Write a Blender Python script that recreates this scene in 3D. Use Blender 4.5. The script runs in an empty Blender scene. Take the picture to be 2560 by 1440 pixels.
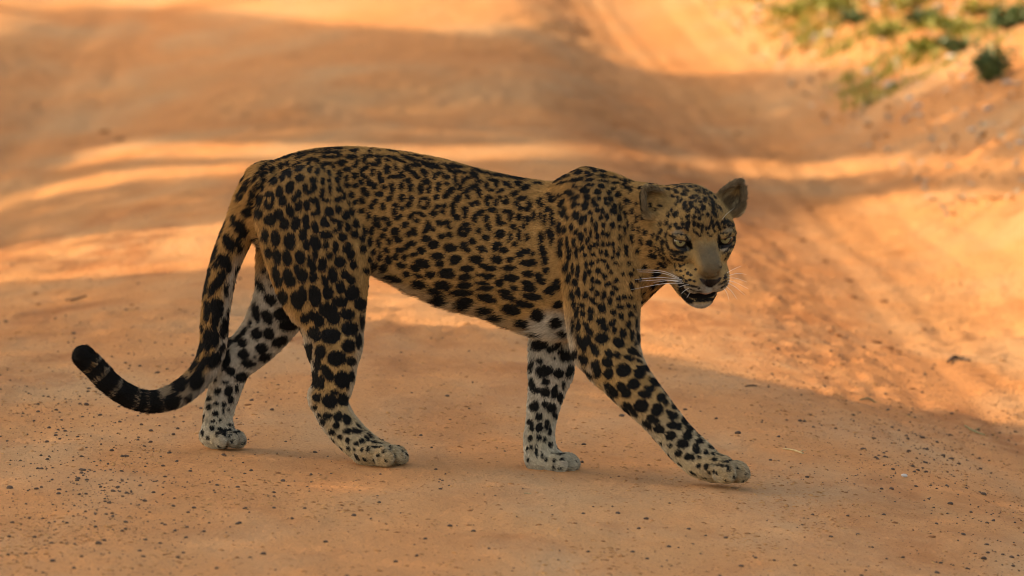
import bpy, math, random
import numpy as np
from mathutils import Vector, kdtree

random.seed(11)
RNG = np.random.default_rng(11)
SC = bpy.context.scene
COL = SC.collection
R = math.radians

# ------------------------------------------------------------------ camera
PITCH = R(5.0)                     # long lens on a vehicle, looking a little down
FOCUS = 20.0                       # metres to the animal
PPM = 1117.0                       # photograph pixels per metre at that distance
FWD = np.array([0.0, math.cos(PITCH), -math.sin(PITCH)])
UPV = np.array([0.0, math.sin(PITCH), math.cos(PITCH)])
RGT = np.array([1.0, 0.0, 0.0])
C0 = np.array([0.0, 0.0, 0.42])    # point on the optical axis at the animal
CAM = C0 - FWD * FOCUS
cam_data = bpy.data.cameras.new('camera')
cam = bpy.data.objects.new('camera', cam_data)
COL.objects.link(cam)
cam.location = CAM
cam.rotation_euler = (math.pi / 2 - PITCH, 0, 0)
cam_data.sensor_width = 36.0
cam_data.lens = 36.0 * FOCUS / (2560 / PPM)
cam_data.clip_start = 0.5
cam_data.clip_end = 3000
cam_data.dof.use_dof = True
cam_data.dof.focus_distance = FOCUS - 0.05
cam_data.dof.aperture_fstop = 6.0
SC.camera = cam

# ------------------------------------------------------------------ sky, sun, exposure
SUN_EL, SUN_AZ = R(34), R(168)     # azimuth of the sun measured from +x towards +y
SUN = np.array([math.cos(SUN_EL) * math.cos(SUN_AZ), math.cos(SUN_EL) * math.sin(SUN_AZ), math.sin(SUN_EL)])
world = bpy.data.worlds.new('World')
SC.world = world
world.use_nodes = True
wn = world.node_tree.nodes
sky = wn.new('ShaderNodeTexSky')
sky.sky_type = 'NISHITA'
sky.sun_disc = False
sky.sun_elevation = SUN_EL
sky.sun_rotation = math.pi / 2 - SUN_AZ
sky.dust_density = 2.5
sky.air_density = 1.0
world.node_tree.links.new(sky.outputs[0], wn['Background'].inputs[0])
wn['Background'].inputs[1].default_value = 0.15
sun_data = bpy.data.lights.new('sun', 'SUN')
sun_data.energy = 2.05
sun_data.angle = R(0.55)
sun_data.color = (1.0, 0.85, 0.66)
sun = bpy.data.objects.new('sun', sun_data)
COL.objects.link(sun)
sun.rotation_euler = Vector(SUN).to_track_quat('Z', 'Y').to_euler()
SC.view_settings.view_transform = 'Standard'
SC.view_settings.look = 'None'
SC.view_settings.exposure = 1.72
SC.view_settings.use_white_balance = True      # camera balanced for open shade
SC.view_settings.white_balance_temperature = 9200
SC.view_settings.white_balance_tint = 10
SC.view_settings.gamma = 1.0
SC.cycles.use_denoising = True
SC.cycles.filter_width = 1.05
SC.cycles.max_bounces = 6
SC.cycles.diffuse_bounces = 3
SC.cycles.transparent_max_bounces = 8

# ------------------------------------------------------------------ helpers
def smooth(a, b, x):
    t = np.clip((x - a) / (b - a), 0, 1)
    return t * t * (3 - 2 * t)

def hash3(i, j, k, seed):
    h = (i.astype(np.int64) * 374761393 + j.astype(np.int64) * 668265263 + k.astype(np.int64) * 2147483647 + seed * 1274126177) & 0xFFFFFFFF
    h = ((h ^ (h >> 13)) * 1274126177) & 0xFFFFFFFF
    h = ((h ^ (h >> 16)) * 2246822519) & 0xFFFFFFFF
    return ((h ^ (h >> 15)) & 0xFFFFFF) / float(0xFFFFFF) * 2 - 1

def noise2(x, y, seed=0):
    xi, yi = np.floor(x), np.floor(y)
    fx, fy = x - xi, y - yi
    fx = fx * fx * fx * (fx * (fx * 6 - 15) + 10)
    fy = fy * fy * fy * (fy * (fy * 6 - 15) + 10)
    z = np.zeros_like(xi)
    a, b = hash3(xi, yi, z, seed), hash3(xi + 1, yi, z, seed)
    c, d = hash3(xi, yi + 1, z, seed), hash3(xi + 1, yi + 1, z, seed)
    return (a * (1 - fx) + b * fx) * (1 - fy) + (c * (1 - fx) + d * fx) * fy

def noise3(p, seed=0):
    i = np.floor(p)
    f = p - i
    f = f * f * (3 - 2 * f)
    r = 0
    for dx in (0, 1):
        for dy in (0, 1):
            for dz in (0, 1):
                w = (f[:, 0] if dx else 1 - f[:, 0]) * (f[:, 1] if dy else 1 - f[:, 1]) * (f[:, 2] if dz else 1 - f[:, 2])
                r = r + w * hash3(i[:, 0] + dx, i[:, 1] + dy, i[:, 2] + dz, seed)
    return r

def mesh_object(name, verts, faces, mat, parent=None, smooth_faces=True):
    me = bpy.data.meshes.new(name)
    me.from_pydata([tuple(v) for v in verts], [], [tuple(f) for f in faces])
    if smooth_faces:
        me.polygons.foreach_set('use_smooth', [True] * len(me.polygons))
    me.update()
    o = bpy.data.objects.new(name, me)
    if mat:
        me.materials.append(mat)
    COL.objects.link(o)
    if parent:
        o.parent = parent
    return o

def quad_mesh(name, verts, quads, mat=None):
    """fast numpy mesh of quads (or triangles)"""
    me = bpy.data.meshes.new(name)
    n, m, c = len(verts), len(quads), quads.shape[1]
    me.vertices.add(n)
    me.vertices.foreach_set('co', np.ascontiguousarray(verts, np.float32).ravel())
    me.loops.add(m * c)
    me.loops.foreach_set('vertex_index', np.ascontiguousarray(quads, np.int32).ravel())
    me.polygons.add(m)
    me.polygons.foreach_set('loop_start', np.arange(0, m * c, c, dtype=np.int32))
    me.polygons.foreach_set('use_smooth', np.ones(m, bool))
    me.update(calc_edges=True)
    if mat:
        me.materials.append(mat)
    return me

def tag(o, label=None, category=None, group=None, kind=None):
    for k, v in (('label', label), ('category', category), ('group', group), ('kind', kind)):
        if v:
            o[k] = v
    return o

class Nodes:
    """tiny builder for procedural materials"""
    def __init__(self, name, rough=0.8, spec=0.3):
        self.m = bpy.data.materials.new(name)
        self.m.use_nodes = True
        self.t = self.m.node_tree
        self.b = self.t.nodes['Principled BSDF']
        self.b.inputs['Roughness'].default_value = rough
        self.b.inputs['Specular IOR Level'].default_value = spec
    def new(self, kind, **kw):
        n = self.t.nodes.new(kind)
        for k, v in kw.items():
            if isinstance(v, (int, float, str, bool)) and hasattr(n, k):
                setattr(n, k, v)
        return n
    def link(self, a, b):
        self.t.links.new(a, b)
    def noise(self, scale, detail=4, rough=0.55, vec=None, dist=0.0):
        n = self.new('ShaderNodeTexNoise')
        n.inputs['Scale'].default_value = scale
        n.inputs['Detail'].default_value = detail
        n.inputs['Roughness'].default_value = rough
        n.inputs['Distortion'].default_value = dist
        if vec is not None:
            self.link(vec, n.inputs['Vector'])
        return n.outputs['Fac']
    def ramp(self, fac, stops):
        n = self.new('ShaderNodeValToRGB')
        e = n.color_ramp.elements
        while len(e) < len(stops):
            e.new(0.5)
        for el, (p, c) in zip(e, stops):
            el.position = p
            el.color = (*c, 1) if len(c) == 3 else c
        self.link(fac, n.inputs[0])
        return n.outputs[0]
    def mix(self, fac, a, b, blend='MIX'):
        n = self.new('ShaderNodeMix')
        n.data_type = 'RGBA'
        n.blend_type = blend
        for s, v in ((n.inputs[0], fac), (n.inputs[6], a), (n.inputs[7], b)):
            if hasattr(v, 'is_output'):
                self.link(v, s)
            elif isinstance(v, tuple):
                s.default_value = (*v, 1)
            else:
                s.default_value = v
        return n.outputs[2]
    def math(self, op, a, b=0.0):
        n = self.new('ShaderNodeMath')
        n.operation = op
        for s, v in ((n.inputs[0], a), (n.inputs[1], b)):
            if hasattr(v, 'is_output'):
                self.link(v, s)
            else:
                s.default_value = v
        return n.outputs[0]
    def attr(self, name, out='Fac'):
        n = self.new('ShaderNodeAttribute')
        n.attribute_name = name
        return n.outputs[out]
    def coord(self, scale=None):
        n = self.new('ShaderNodeTexCoord').outputs['Object']
        if scale:
            mp = self.new('ShaderNodeMapping')
            mp.inputs['Scale'].default_value = scale
            self.link(n, mp.inputs['Vector'])
            n = mp.outputs[0]
        return n
    def color(self, c):
        if hasattr(c, 'is_output'):
            self.link(c, self.b.inputs['Base Color'])
        else:
            self.b.inputs['Base Color'].default_value = (*c, 1)
    def bump(self, h, strength=0.3, dist=0.01, prev=None):
        n = self.new('ShaderNodeBump')
        n.inputs['Strength'].default_value = strength
        n.inputs['Distance'].default_value = dist
        self.link(h, n.inputs['Height'])
        if prev is not None:
            self.link(prev, n.inputs['Normal'])
        self.link(n.outputs[0], self.b.inputs['Normal'])
        return n.outputs[0]

# ------------------------------------------------------------------ ground
def profile(points):
    xs, zs = np.array(points).T
    g = np.linspace(-8, 8, 1601)
    z = np.interp(g, xs, zs)
    k = np.exp(-0.5 * (np.arange(-60, 61) / 17.0) ** 2)
    z = np.convolve(np.pad(z, 60, 'edge'), k / k.sum(), 'valid')
    return lambda s: np.interp(s, g, z)

NEAR = profile([(-8, .30), (-4, .06), (-2.4, .02), (-1.8, .0), (-1.3, .03), (-.9, .048), (-.65, .046), (-.3, .028), (.1, .007), (.46, .000),
                (.8, -.035), (1.15, -.115), (1.45, -.165), (1.85, -.145), (2.15, -.03), (2.6, .14), (3.4, .32), (5, .42), (8, .6)])
FARP = profile([(-8, .35), (-4, .10), (-2.4, -.05), (-1.85, -.11), (-1.45, -.07), (-.95, .035), (-.5, .06), (.1, .067), (.6, .058), (.85, .0),
                (1.15, -.10), (1.5, -.135), (1.85, -.09), (2.0, .03), (2.12, .11), (2.6, .28), (3.4, .44), (5, .5), (8, .7)])

def rut_shift(x, y):
    return 0.055 * np.clip(y - 1.5, -6, 40) * smooth(-0.6, 0.5, x)

def ground(x, y, fine=True):
    x, y = np.asarray(x, float), np.asarray(y, float)
    s = x + rut_shift(x, y)
    f = smooth(1.0, 6.5, y)
    z = NEAR(s) * (1 - f) + FARP(s) * f
    inner = smooth(30, 12, np.abs(x)) * smooth(60, 30, np.abs(y))
    away = smooth(0.25, 0.9, np.hypot(x * 0.55, y))          # keep the spot where the animal stands even
    z = z + inner * (0.016 * noise2(x * 0.9 + 3.1, y * 0.55, 1) + 0.009 * noise2(x * 2.1, y * 1.3 + 9, 2)) * (0.25 + 0.75 * away)
    z = z + inner * away * 0.012 * np.sin(y * 2.1 + 0.6 * np.sin(x * 1.7) + 0.5) * smooth(2.0, 5.0, y) * smooth(16, 11, y)
    z = z + smooth(10, 60, np.hypot(x, y)) * (0.8 * noise2(x * 0.02, y * 0.02, 5) + 0.8)
    if fine:
        patch = smooth(-0.1, 0.5, noise2(x * 1.3 + 7, y * 0.9 + 2, 6))
        rim = smooth(0.25, 0.05, np.abs(s - 0.95)) * smooth(1.2, 3, y)
        z = z + inner * (0.0035 * noise2(x * 9, y * 4.5, 3) + (0.0016 + 0.0040 * patch + 0.009 * rim) * noise2(x * 27, y * 13, 4) + 0.0011 * noise2(x * 60, y * 27, 8))
        # tyre prints pressed in the rut floor
        for c0, wd in ((1.52, 0.085), (1.40, 0.03)):
            band = smooth(wd + 0.02, wd - 0.02, np.abs(s - c0))
            z = z - inner * band * (0.006 + 0.0075 * np.sin((y + 0.5 * np.abs(s - c0)) * 2 * math.pi / 0.16)) * smooth(0.5, 1.5, y)
        for c0, dp, wd in ((1.12, .006, .03), (1.28, .010, .035), (1.63, .010, .03), (1.76, .008, .04), (-1.55, .008, .05), (-1.75, .010, .06)):
            z = z - 0.6 * inner * dp * np.exp(-((s - c0 - 0.03 * noise2(y * 0.4, y * 0 + c0, 9)) / wd) ** 2) * smooth(-1, 1.0, y)
    return z

def lines(edges):
    out = []
    for a, b, st in edges:
        out.append(np.arange(a, b, st))
    return np.unique(np.concatenate(out))

gx = np.concatenate([-np.geomspace(900, 3.2, 46), np.arange(-3.1, 3.3, 0.016), np.geomspace(3.4, 900, 46)])
gy = np.concatenate([-np.geomspace(700, 4.2, 36), np.arange(-4.0, 4.0, 0.025), np.arange(4.0, 12.0, 0.035), np.arange(12, 24, 0.07), np.geomspace(24.2, 1200, 50)])
GX, GY = np.meshgrid(gx, gy)
GZ = ground(GX, GY)
nx, ny = len(gx), len(gy)
ii = (np.arange(ny - 1)[:, None] * nx + np.arange(nx - 1)[None]).ravel()
sand = Nodes('sandy_earth', rough=0.95, spec=0.12)
co = sand.coord()
flat = sand.coord((1.0, 0.45, 1.0))
big = sand.noise(0.9, 4, 0.6, flat)
mid = sand.noise(5.0, 6, 0.65, flat)
grain = sand.noise(150.0, 4, 0.75, co)
c = sand.ramp(big, [(0.30, (0.50, 0.205, 0.074)), (0.5, (0.55, 0.242, 0.094)), (0.72, (0.52, 0.262, 0.112))])
c = sand.mix(sand.math('MULTIPLY', sand.ramp(mid, [(0.52, (0, 0, 0)), (0.72, (1, 1, 1))]), 0.75), c, (0.40, 0.155, 0.055))
c = sand.mix(sand.math('MULTIPLY', sand.ramp(sand.noise(2.3, 3, 0.5, flat), [(0.45, (0, 0, 0)), (0.68, (1, 1, 1))]), 0.75), c, (0.49, 0.285, 0.145))
c = sand.mix(sand.math('MULTIPLY', sand.ramp(grain, [(0.35, (1, 1, 1)), (0.5, (0, 0, 0))]), 0.5), c, (0.27, 0.12, 0.05))
c = sand.mix(sand.math('MULTIPLY', sand.attr('broken'), sand.ramp(sand.noise(16, 5, 0.65, flat), [(0.34, (0.2, 0.2, 0.2)), (0.56, (1, 1, 1))])), c, (0.34, 0.125, 0.046))
speck = sand.math('MULTIPLY', sand.ramp(sand.noise(75, 3, 0.75, co), [(0.60, (0, 0, 0)), (0.66, (1, 1, 1))]), sand.ramp(sand.noise(3.2, 3, 0.6, flat), [(0.42, (0.12, 0.12, 0.12)), (0.60, (0.85, 0.85, 0.85))]))
c = sand.mix(speck, c, (0.17, 0.070, 0.032))
sand.color(c)
n1 = sand.bump(sand.noise(42, 6, 0.7, flat), 0.8, 0.014)
n2 = sand.bump(grain, 0.35, 0.002, n1)
me = quad_mesh('ground', np.stack([GX, GY, GZ], -1).reshape(-1, 3), np.stack([ii, ii + 1, ii + nx + 1, ii + nx], 1), sand.m)
GS = GX + rut_shift(GX, GY)
broken = 0.6 * smooth(0.42, 0.05, np.abs(GS - 0.98 + 0.2 * noise2(GX * 1.5, GY * 0.6, 71))) * smooth(0.8, 2.5, GY) * smooth(15, 9, GY)
broken = np.maximum(broken, 0.8 * smooth(0.15, 0.6, 0.6 * noise2(GX * 2.6 + 4, GY * 1.3 + 3, 72) + 0.5 * noise2(GX * 7, GY * 3.2, 73)) * smooth(12, 6, GY))
broken *= 0.35 + 0.65 * np.maximum(smooth(1.0, 3.0, GY), smooth(0.7, 1.0, GX))
at = me.attributes.new('broken', 'FLOAT', 'POINT')
at.data.foreach_set('value', np.clip(broken, 0, 1).astype(np.float32).ravel())
ground_obj = bpy.data.objects.new('ground', me)
COL.objects.link(ground_obj)
tag(ground_obj, 'orange sandy dirt road with wheel ruts and a low bank', 'ground', kind='structure')

def on_ground(u, v):
    """where the line of sight through a point of the photograph meets the ground"""
    d = FWD * FOCUS + RGT * (u - 1280) / PPM + UPV * (720 - v) / PPM
    t = (CAM[2] - 0.0) / -d[2]
    for _ in range(12):
        p = CAM + d * t
        t = (CAM[2] - float(ground(p[0], p[1], False))) / -d[2] * 0.6 + t * 0.4
    return CAM + d * t

# ------------------------------------------------------------------ leopard: shape
# Worked in millimetre-like units (1117 per metre) in a frame of its own: u forwards, v down, w to the far side.
def lw(p):
    p = np.asarray(p, float)
    return C0 + ((p[..., 0:1] - 1280) * RGT + (720 - p[..., 1:2]) * UPV + p[..., 2:3] * FWD) / PPM

YAW = 0.20
def axis_w(u):
    return -YAW * (u - 1280)

PRIMS = []
class Prim:
    def __init__(s, fn, lo, hi, k, zone, flow, side=0, sub=False):
        s.fn, s.lo, s.hi, s.k, s.zone, s.side, s.sub = fn, np.array(lo, float), np.array(hi, float), k, zone, side, sub
        f = np.array(flow, float)
        s.flow = f / (np.linalg.norm(f) + 1e-9)
        s.segs = None
        PRIMS.append(s)

def cone(a, ra, b, rb, k=14, zone='torso', flow=None, kw=1.0, side=0):
    a, b = np.array(a, float), np.array(b, float)
    A, B = a * [1, 1, 1 / kw], b * [1, 1, 1 / kw]
    D = B - A
    dd = D @ D + 1e-9
    def fn(u, v, w):
        x, y, z = u - A[0], v - A[1], w / kw - A[2]
        t = np.clip((x * D[0] + y * D[1] + z * D[2]) / dd, 0, 1)
        return np.sqrt((x - t * D[0]) ** 2 + (y - t * D[1]) ** 2 + (z - t * D[2]) ** 2) - (ra + (rb - ra) * t)
    lo = np.minimum(a - [ra, ra, ra * kw], b - [rb, rb, rb * kw])
    hi = np.maximum(a + [ra, ra, ra * kw], b + [rb, rb, rb * kw])
    Prim(fn, lo, hi, k, zone, b - a if flow is None else flow, side)

def spline(pts, sub=5):
    """smooth path through the sections (Catmull-Rom), positions and radii alike"""
    p = np.array(pts, float)
    e = np.vstack([2 * p[0] - p[1], p, 2 * p[-1] - p[-2]])
    out = []
    for i in range(1, len(e) - 2):
        a, b, c, d = e[i - 1:i + 3]
        for t in np.arange(sub) / sub:
            out.append(0.5 * (2 * b + (c - a) * t + (2 * a - 5 * b + 4 * c - d) * t * t + (3 * b - a - 3 * c + d) * t ** 3))
    out.append(e[-2])
    return np.array(out)

def chain(pts, k=14, zone='torso', kw=1.0, side=0, flow=None, sub=5):
    q = spline(pts, sub)
    segs = []
    for a, b in zip(q[:-1], q[1:]):
        n0 = len(PRIMS)
        cone(a[:3], a[3], b[:3], b[3], k, zone, b[:3] - a[:3] if flow is None else flow, kw, side)
        segs.append(PRIMS.pop())
    lo = np.min([s.lo for s in segs], 0); hi = np.max([s.hi for s in segs], 0)
    pr = Prim(None, lo, hi, k, zone, segs[0].flow, side)
    pr.segs = segs

def ellipsoid(c, r, M=None, k=14, zone='head', flow=(-1, 0, 0), side=0, sub=False):
    """M rows: the three local axes"""
    c, r = np.array(c, float), np.array(r, float)
    M = np.eye(3) if M is None else np.array(M, float)
    def fn(u, v, w):
        x, y, z = u - c[0], v - c[1], w - c[2]
        l = [(x * m[0] + y * m[1] + z * m[2]) for m in M]
        k0 = np.sqrt((l[0] / r[0]) ** 2 + (l[1] / r[1]) ** 2 + (l[2] / r[2]) ** 2) + 1e-6
        k1 = np.sqrt((l[0] / r[0] ** 2) ** 2 + (l[1] / r[1] ** 2) ** 2 + (l[2] / r[2] ** 2) ** 2) + 1e-6
        return k0 * (k0 - 1) / k1
    m = r.max()
    Prim(fn, c - m, c + m, k, zone, flow, side, sub)

# trunk: spine-to-belly sections (u, centre v, radius)
TR = [(700, 512, 108), (780, 513, 138), (870, 522, 155), (960, 523, 149), (1060, 555, 163), (1160, 592, 173), (1260, 616, 175), (1350, 640, 186), (1430, 648, 190), (1500, 622, 164)]
chain([(u, v, axis_w(u), r) for u, v, r in TR], k=30, zone='torso', kw=0.60, flow=(-1, 0.12, 0.2))
# flank fold between belly and thigh
chain([(905, 630, axis_w(905) - 50, 44), (955, 658, axis_w(955) - 50, 20), (1030, 690, axis_w(1030) - 40, 22)], k=30, zone='torso', flow=(-1, 0.5, 0.2))
# neck
chain([(1470, 600, axis_w(1470), 150), (1540, 590, -56, 136), (1600, 585, -76, 126), (1660, 582, -104, 110), (1705, 580, -128, 90)], k=30, zone="neck", kw=0.64, flow=(-1, 0.25, 0.2))
# throat to brisket
chain([(1690, 634, -120, 42), (1625, 648, -92, 62), (1540, 690, -60, 85), (1440, 748, -30, 84), (1360, 760, -10, 66)], k=30, zone='neck', kw=0.8, flow=(-1, 0.35, 0.2))
# shoulder blades: near one high, far one low
ellipsoid((1476, 476, -78), (92, 50, 44), k=34, zone='shoulder', flow=(-1, 0.4, 0), side=-1)
chain([(1466, 464, -82, 42), (1478, 520, -118, 62), (1490, 600, -136, 86)], k=18, zone='shoulder', kw=0.62, flow=(-0.5, 1, 0), side=-1)
chain([(1492, 478, 12, 40), (1460, 560, 60, 62), (1420, 660, 78, 76)], k=26, zone='shoulder', kw=0.62, flow=(-0.5, 1, 0), side=1)

# near fore leg, stepping forwards
NF = -138
chain([(1490, 600, NF, 90), (1503, 700, NF - 4, 95), (1506, 790, NF - 8, 90), (1513, 845, NF - 14, 83), (1530, 900, NF - 22, 70)], k=15, zone='upper', kw=0.62, side=-1)
chain([(1530, 900, NF - 22, 68), (1572, 957, NF - 32, 58), (1622, 1012, NF - 42, 49), (1668, 1066, NF - 50, 44), (1706, 1110, NF - 56, 44), (1742, 1142, NF - 60, 44)], k=12, zone='lower', kw=0.86, side=-1)
ellipsoid((1462, 872, NF - 10), (26, 42, 30), k=26, zone='upper', flow=(0.2, 1, 0), side=-1)
# far fore leg, upright
FF = 52
chain([(1440, 690, 70, 80), (1405, 790, 62, 72), (1384, 870, FF, 60), (1378, 930, FF, 52)], k=22, zone='upper', kw=0.75, side=1)
chain([(1378, 930, FF, 52), (1362, 1000, FF - 2, 42), (1352, 1060, FF - 4, 36), (1348, 1100, FF - 5, 38), (1352, 1132, FF - 6, 40)], k=12, zone='lower', kw=0.9, side=1)
# near hind leg
NH = -4
chain([(765, 540, 18, 125), (790, 620, 8, 128), (808, 690, 2, 112), (822, 755, NH, 92), (832, 810, NH - 4, 77), (836, 860, NH - 6, 67)], k=26, zone='upper', kw=0.62, side=-1)
chain([(836, 860, NH - 6, 67), (836, 905, NH - 8, 57), (834, 955, NH - 8, 50), (824, 1000, NH - 8, 45), (842, 1046, NH - 12, 42), (878, 1090, NH - 16, 40), (912, 1118, NH - 22, 38)], k=12, zone='lower', kw=0.82, side=-1)
ellipsoid((795, 992, NH - 8), (22, 26, 20), k=20, zone='lower', flow=(0.1, 1, 0), side=-1)
ellipsoid((775, 690, 4), (70, 110, 62), k=40, zone='upper', flow=(0.1, 1, 0), side=-1)
# far hind leg, trailing
FH = 205
chain([(765, 540, 175, 120), (742, 640, 190, 104), (712, 735, 198, 78), (664, 822, FH, 60), (614, 878, FH + 2, 51), (578, 906, FH + 2, 45)], k=24, zone='upper', kw=0.66, side=1)
chain([(578, 906, FH + 2, 44), (562, 955, FH + 2, 41), (548, 1000, FH, 38), (538, 1045, FH - 3, 36), (540, 1080, FH - 8, 39)], k=12, zone='lower', kw=0.86, side=1)
ellipsoid((566, 876, FH + 2), (20, 24, 20), k=18, zone='lower', flow=(-0.3, 1, 0), side=1)

def paw(c, fwd, spread, toes, side, size=1.0, k=3.0, heel=None):
    """c: middle of the paw; fwd: unit (u, v, w) the toes point to; a broad pad and four separate toes"""
    f = np.array(fwd, float); f /= np.linalg.norm(f)
    lat = np.array([f[2], 0, -f[0]]); lat /= np.linalg.norm(lat)       # towards the near side (w negative) for a paw heading +u
    lat = lat * (1 if lat[2] < 0 else -1)
    up = np.cross(f, lat); up = up * (-1 if up[1] > 0 else 1)
    M = [f, up, lat]
    c = np.array(c, float)
    ellipsoid(c - f * 12 * size, (52 * size, 33 * size, 50 * size), M, 14, 'paw', f, side)
    for i, (adv, off, ht) in enumerate(toes):
        ang = off * 0.010
        ff = f * math.cos(ang) + lat * math.sin(ang)
        ll = lat * math.cos(ang) - f * math.sin(ang)
        tc = c + f * adv * size + lat * off * size + up * ht * size
        ellipsoid(tc, (31 * size, 24 * size, 17.5 * size), [ff, up, ll], k, 'paw', f, side)
        ellipsoid(tc + ff * 15 * size - up * 6 * size, (18 * size, 17 * size, 15 * size), [ff, up, ll], 5, 'paw', f, side)
T4 = [(16, 44, -6), (36, 17, -2), (38, -15, -2), (20, -44, -6)]
paw((1792, 1166, NF - 66), (1, 0.14, -0.16), 1, T4, -1, 1.06)
paw((1378, 1154, FF - 10), (1, 0.02, -0.14), 1, T4, 1, 0.97)
paw((948, 1133, NH - 26), (1, 0.05, -0.16), 1, T4, -1, 0.98)
paw((546, 1095, FH - 12), (0.85, 0.05, -0.45), 1, T4, 1, 0.86, 7)

# tail
TAIL = [(668, 472, 110, 70), (632, 512, 122, 54), (603, 560, 132, 42), (575, 615, 140, 37), (552, 680, 145, 34), (538, 745, 148, 33), (531, 810, 148, 32), (528, 862, 146, 31),
        (512, 915, 142, 30), (478, 958, 138, 29), (430, 992, 134, 28), (376, 1006, 130, 25), (322, 994, 126, 25), (272, 962, 122, 25.5), (234, 922, 118, 26), (205, 894, 116, 26)]
chain(TAIL, k=9, zone='tail')

# head
HY, HP, HR = R(20), R(25), R(-4)
Fh = np.array([math.sin(HY) * math.cos(HP), math.sin(HP), -math.cos(HY) * math.cos(HP)])
Ah0 = np.array([math.cos(HY), 0, math.sin(HY)])
Bh0 = np.array([math.sin(HY) * math.sin(HP), -math.cos(HP), -math.cos(HY) * math.sin(HP)])
Ah = Ah0 * math.cos(HR) - Bh0 * math.sin(HR)      # across, to the animal's far cheek
Bh = Bh0 * math.cos(HR) + Ah0 * math.sin(HR)      # up through the crown
HM = np.array([Ah, Bh, Fh])
HO = np.array([1733.0, 572.0, -150.0])
def hl(a, b, c):
    return HO + a * Ah + b * Bh + c * Fh
def hdir(a, b, c):
    return a * Ah + b * Bh + c * Fh
def hell(c, r, k=14, zone='head', flow=(0, 0.35, -1), rot=None, sub=False):
    M = HM
    if rot is not None:
        M = np.array(rot) @ HM
    ellipsoid(hl(*c), r, M, k, zone, hdir(*flow), 0, sub)
def rx(a):
    a = R(a)
    return np.array([[1, 0, 0], [0, math.cos(a), math.sin(a)], [0, -math.sin(a), math.cos(a)]])
def rz(a):
    a = R(a)
    return np.array([[math.cos(a), math.sin(a), 0], [-math.sin(a), math.cos(a), 0], [0, 0, 1]])

hell((0, 13, -42), (88, 76, 104), 20)                        # braincase
hell((0, 34, 24), (62, 48, 50), 22)                          # forehead
for s in (-1, 1):
    hell((s * 62, -22, -8), (46, 62, 66), 24, flow=(s * 0.6, 0.1, -1))      # cheek bone and ruff
    hell((s * 56, -62, -30), (44, 56, 58), 24, flow=(s * 0.4, -0.5, -1))     # jaw muscle
    hell((s * 52, 26, 48), (28, 15, 20), 16, rot=rz(-s * 14))             # brow
    hell((s * 44, -36, 58), (32, 28, 36), 22, flow=(s * 0.7, 0, -1))       # under the eye
hell((0, 2, 50), (40, 34, 36), 22, rot=rx(0))                # root of the nose
hell((0, -26, 88), (37, 26, 62), 18, rot=rx(30), flow=(0, 0.5, -1), zone='muzzle')     # bridge
hell((0, -48, 124), (31, 24, 26), 12, zone='muzzle', flow=(0, 0.6, -1))
for s in (-1, 1):
    hell((s * 29, -89, 104), (32, 34, 38), 10, zone='muzzle', flow=(s * 1, -0.2, -0.7))   # whisker pads
    hell((s * 40, -86, 72), (28, 36, 40), 16, zone='muzzle', flow=(s * 1, -0.2, -0.8))
hell((0, -114, 110), (20, 12, 22), 8, zone='muzzle')
# lower jaw, a little open
hell((0, -158, 78), (31, 17, 34), 10, zone='chin', flow=(0, -0.4, -1))
for s in (-1, 1):
    hell((s * 28, -138, 46), (22, 24, 50), 18, zone='chin', flow=(s * 0.3, -0.3, -1))
    hell((s * 40, -106, 16), (30, 34, 46), 22, zone='chin', flow=(s * 0.3, -0.3, -1))
# mouth opening
hell((0, -136, 104), (38, 9.5, 42), 5, sub=True, rot=rx(-6))
hell((-36, -124, 62), (9, 8, 46), 4, sub=True, rot=rx(14))
hell((36, -124, 62), (9, 8, 46), 4, sub=True, rot=rx(14))
# nostrils
for s in (-1, 1):
    hell((s * 17, -58, 149), (7, 5, 9), 3, sub=True)
# eye sockets
EYES = [(-59, -3, 62), (59, -3, 62)]
ER = 19.0
for s, e in zip((-1, 1), EYES):
    hell((s * 59, -4, 82), (22, 11, 20), 6, sub=True, rot=rz(s * 16))
    hell((s * 40, -14, 74), (13, 8, 12), 6, sub=True, rot=rz(s * 30))
    hell((s * 58, 11.5, 69), (27, 8.5, 17), 5, rot=rz(s * 12))       # upper lid
    hell((s * 60, -19, 66), (24, 7, 15), 6, rot=rz(s * 16))      # lower lid

def ear(base, tip, opening, width, depth, k=10, notch=None):
    base, tip, n = np.array(base, float), np.array(tip, float), np.array(opening, float)
    L = tip - base
    ln = np.linalg.norm(L); L /= ln
    n -= (n @ L) * L; n /= np.linalg.norm(n)
    X = np.cross(L, n)
    c = base + L * ln * 0.42
    r = np.array([width, ln * 0.60, depth])
    M = np.array([X, L, n])
    def fn(u, v, w):
        x, y, z = u - c[0], v - c[1], w - c[2]
        l = [(x * m[0] + y * m[1] + z * m[2]) for m in M]
        tp = 1.0 - 0.40 * np.clip(l[1] / r[1], -1, 1)
        a0 = l[0] / tp
        k0 = np.sqrt((a0 / r[0]) ** 2 + (l[1] / r[1]) ** 2 + (l[2] / r[2]) ** 2) + 1e-6
        k1 = np.sqrt((a0 / r[0] ** 2) ** 2 + (l[1] / r[1] ** 2) ** 2 + (l[2] / r[2] ** 2) ** 2) + 1e-6
        d = k0 * (k0 - 1) / k1
        th = 4.2 + 2.0 * np.clip(-l[1] / r[1], 0, 1)
        shell = np.maximum(np.abs(d + th) - th, l[2] - 0.12 * r[2])
        if notch is not None:
            for q, qr in notch:
                e = np.sqrt((u - q[0]) ** 2 + (v - q[1]) ** 2) - qr
                shell = np.maximum(shell, -e)
        return shell
    m = r.max() + 12
    Prim(fn, c - m, c + m, k, 'ear', L)
    return c, M, r
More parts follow.
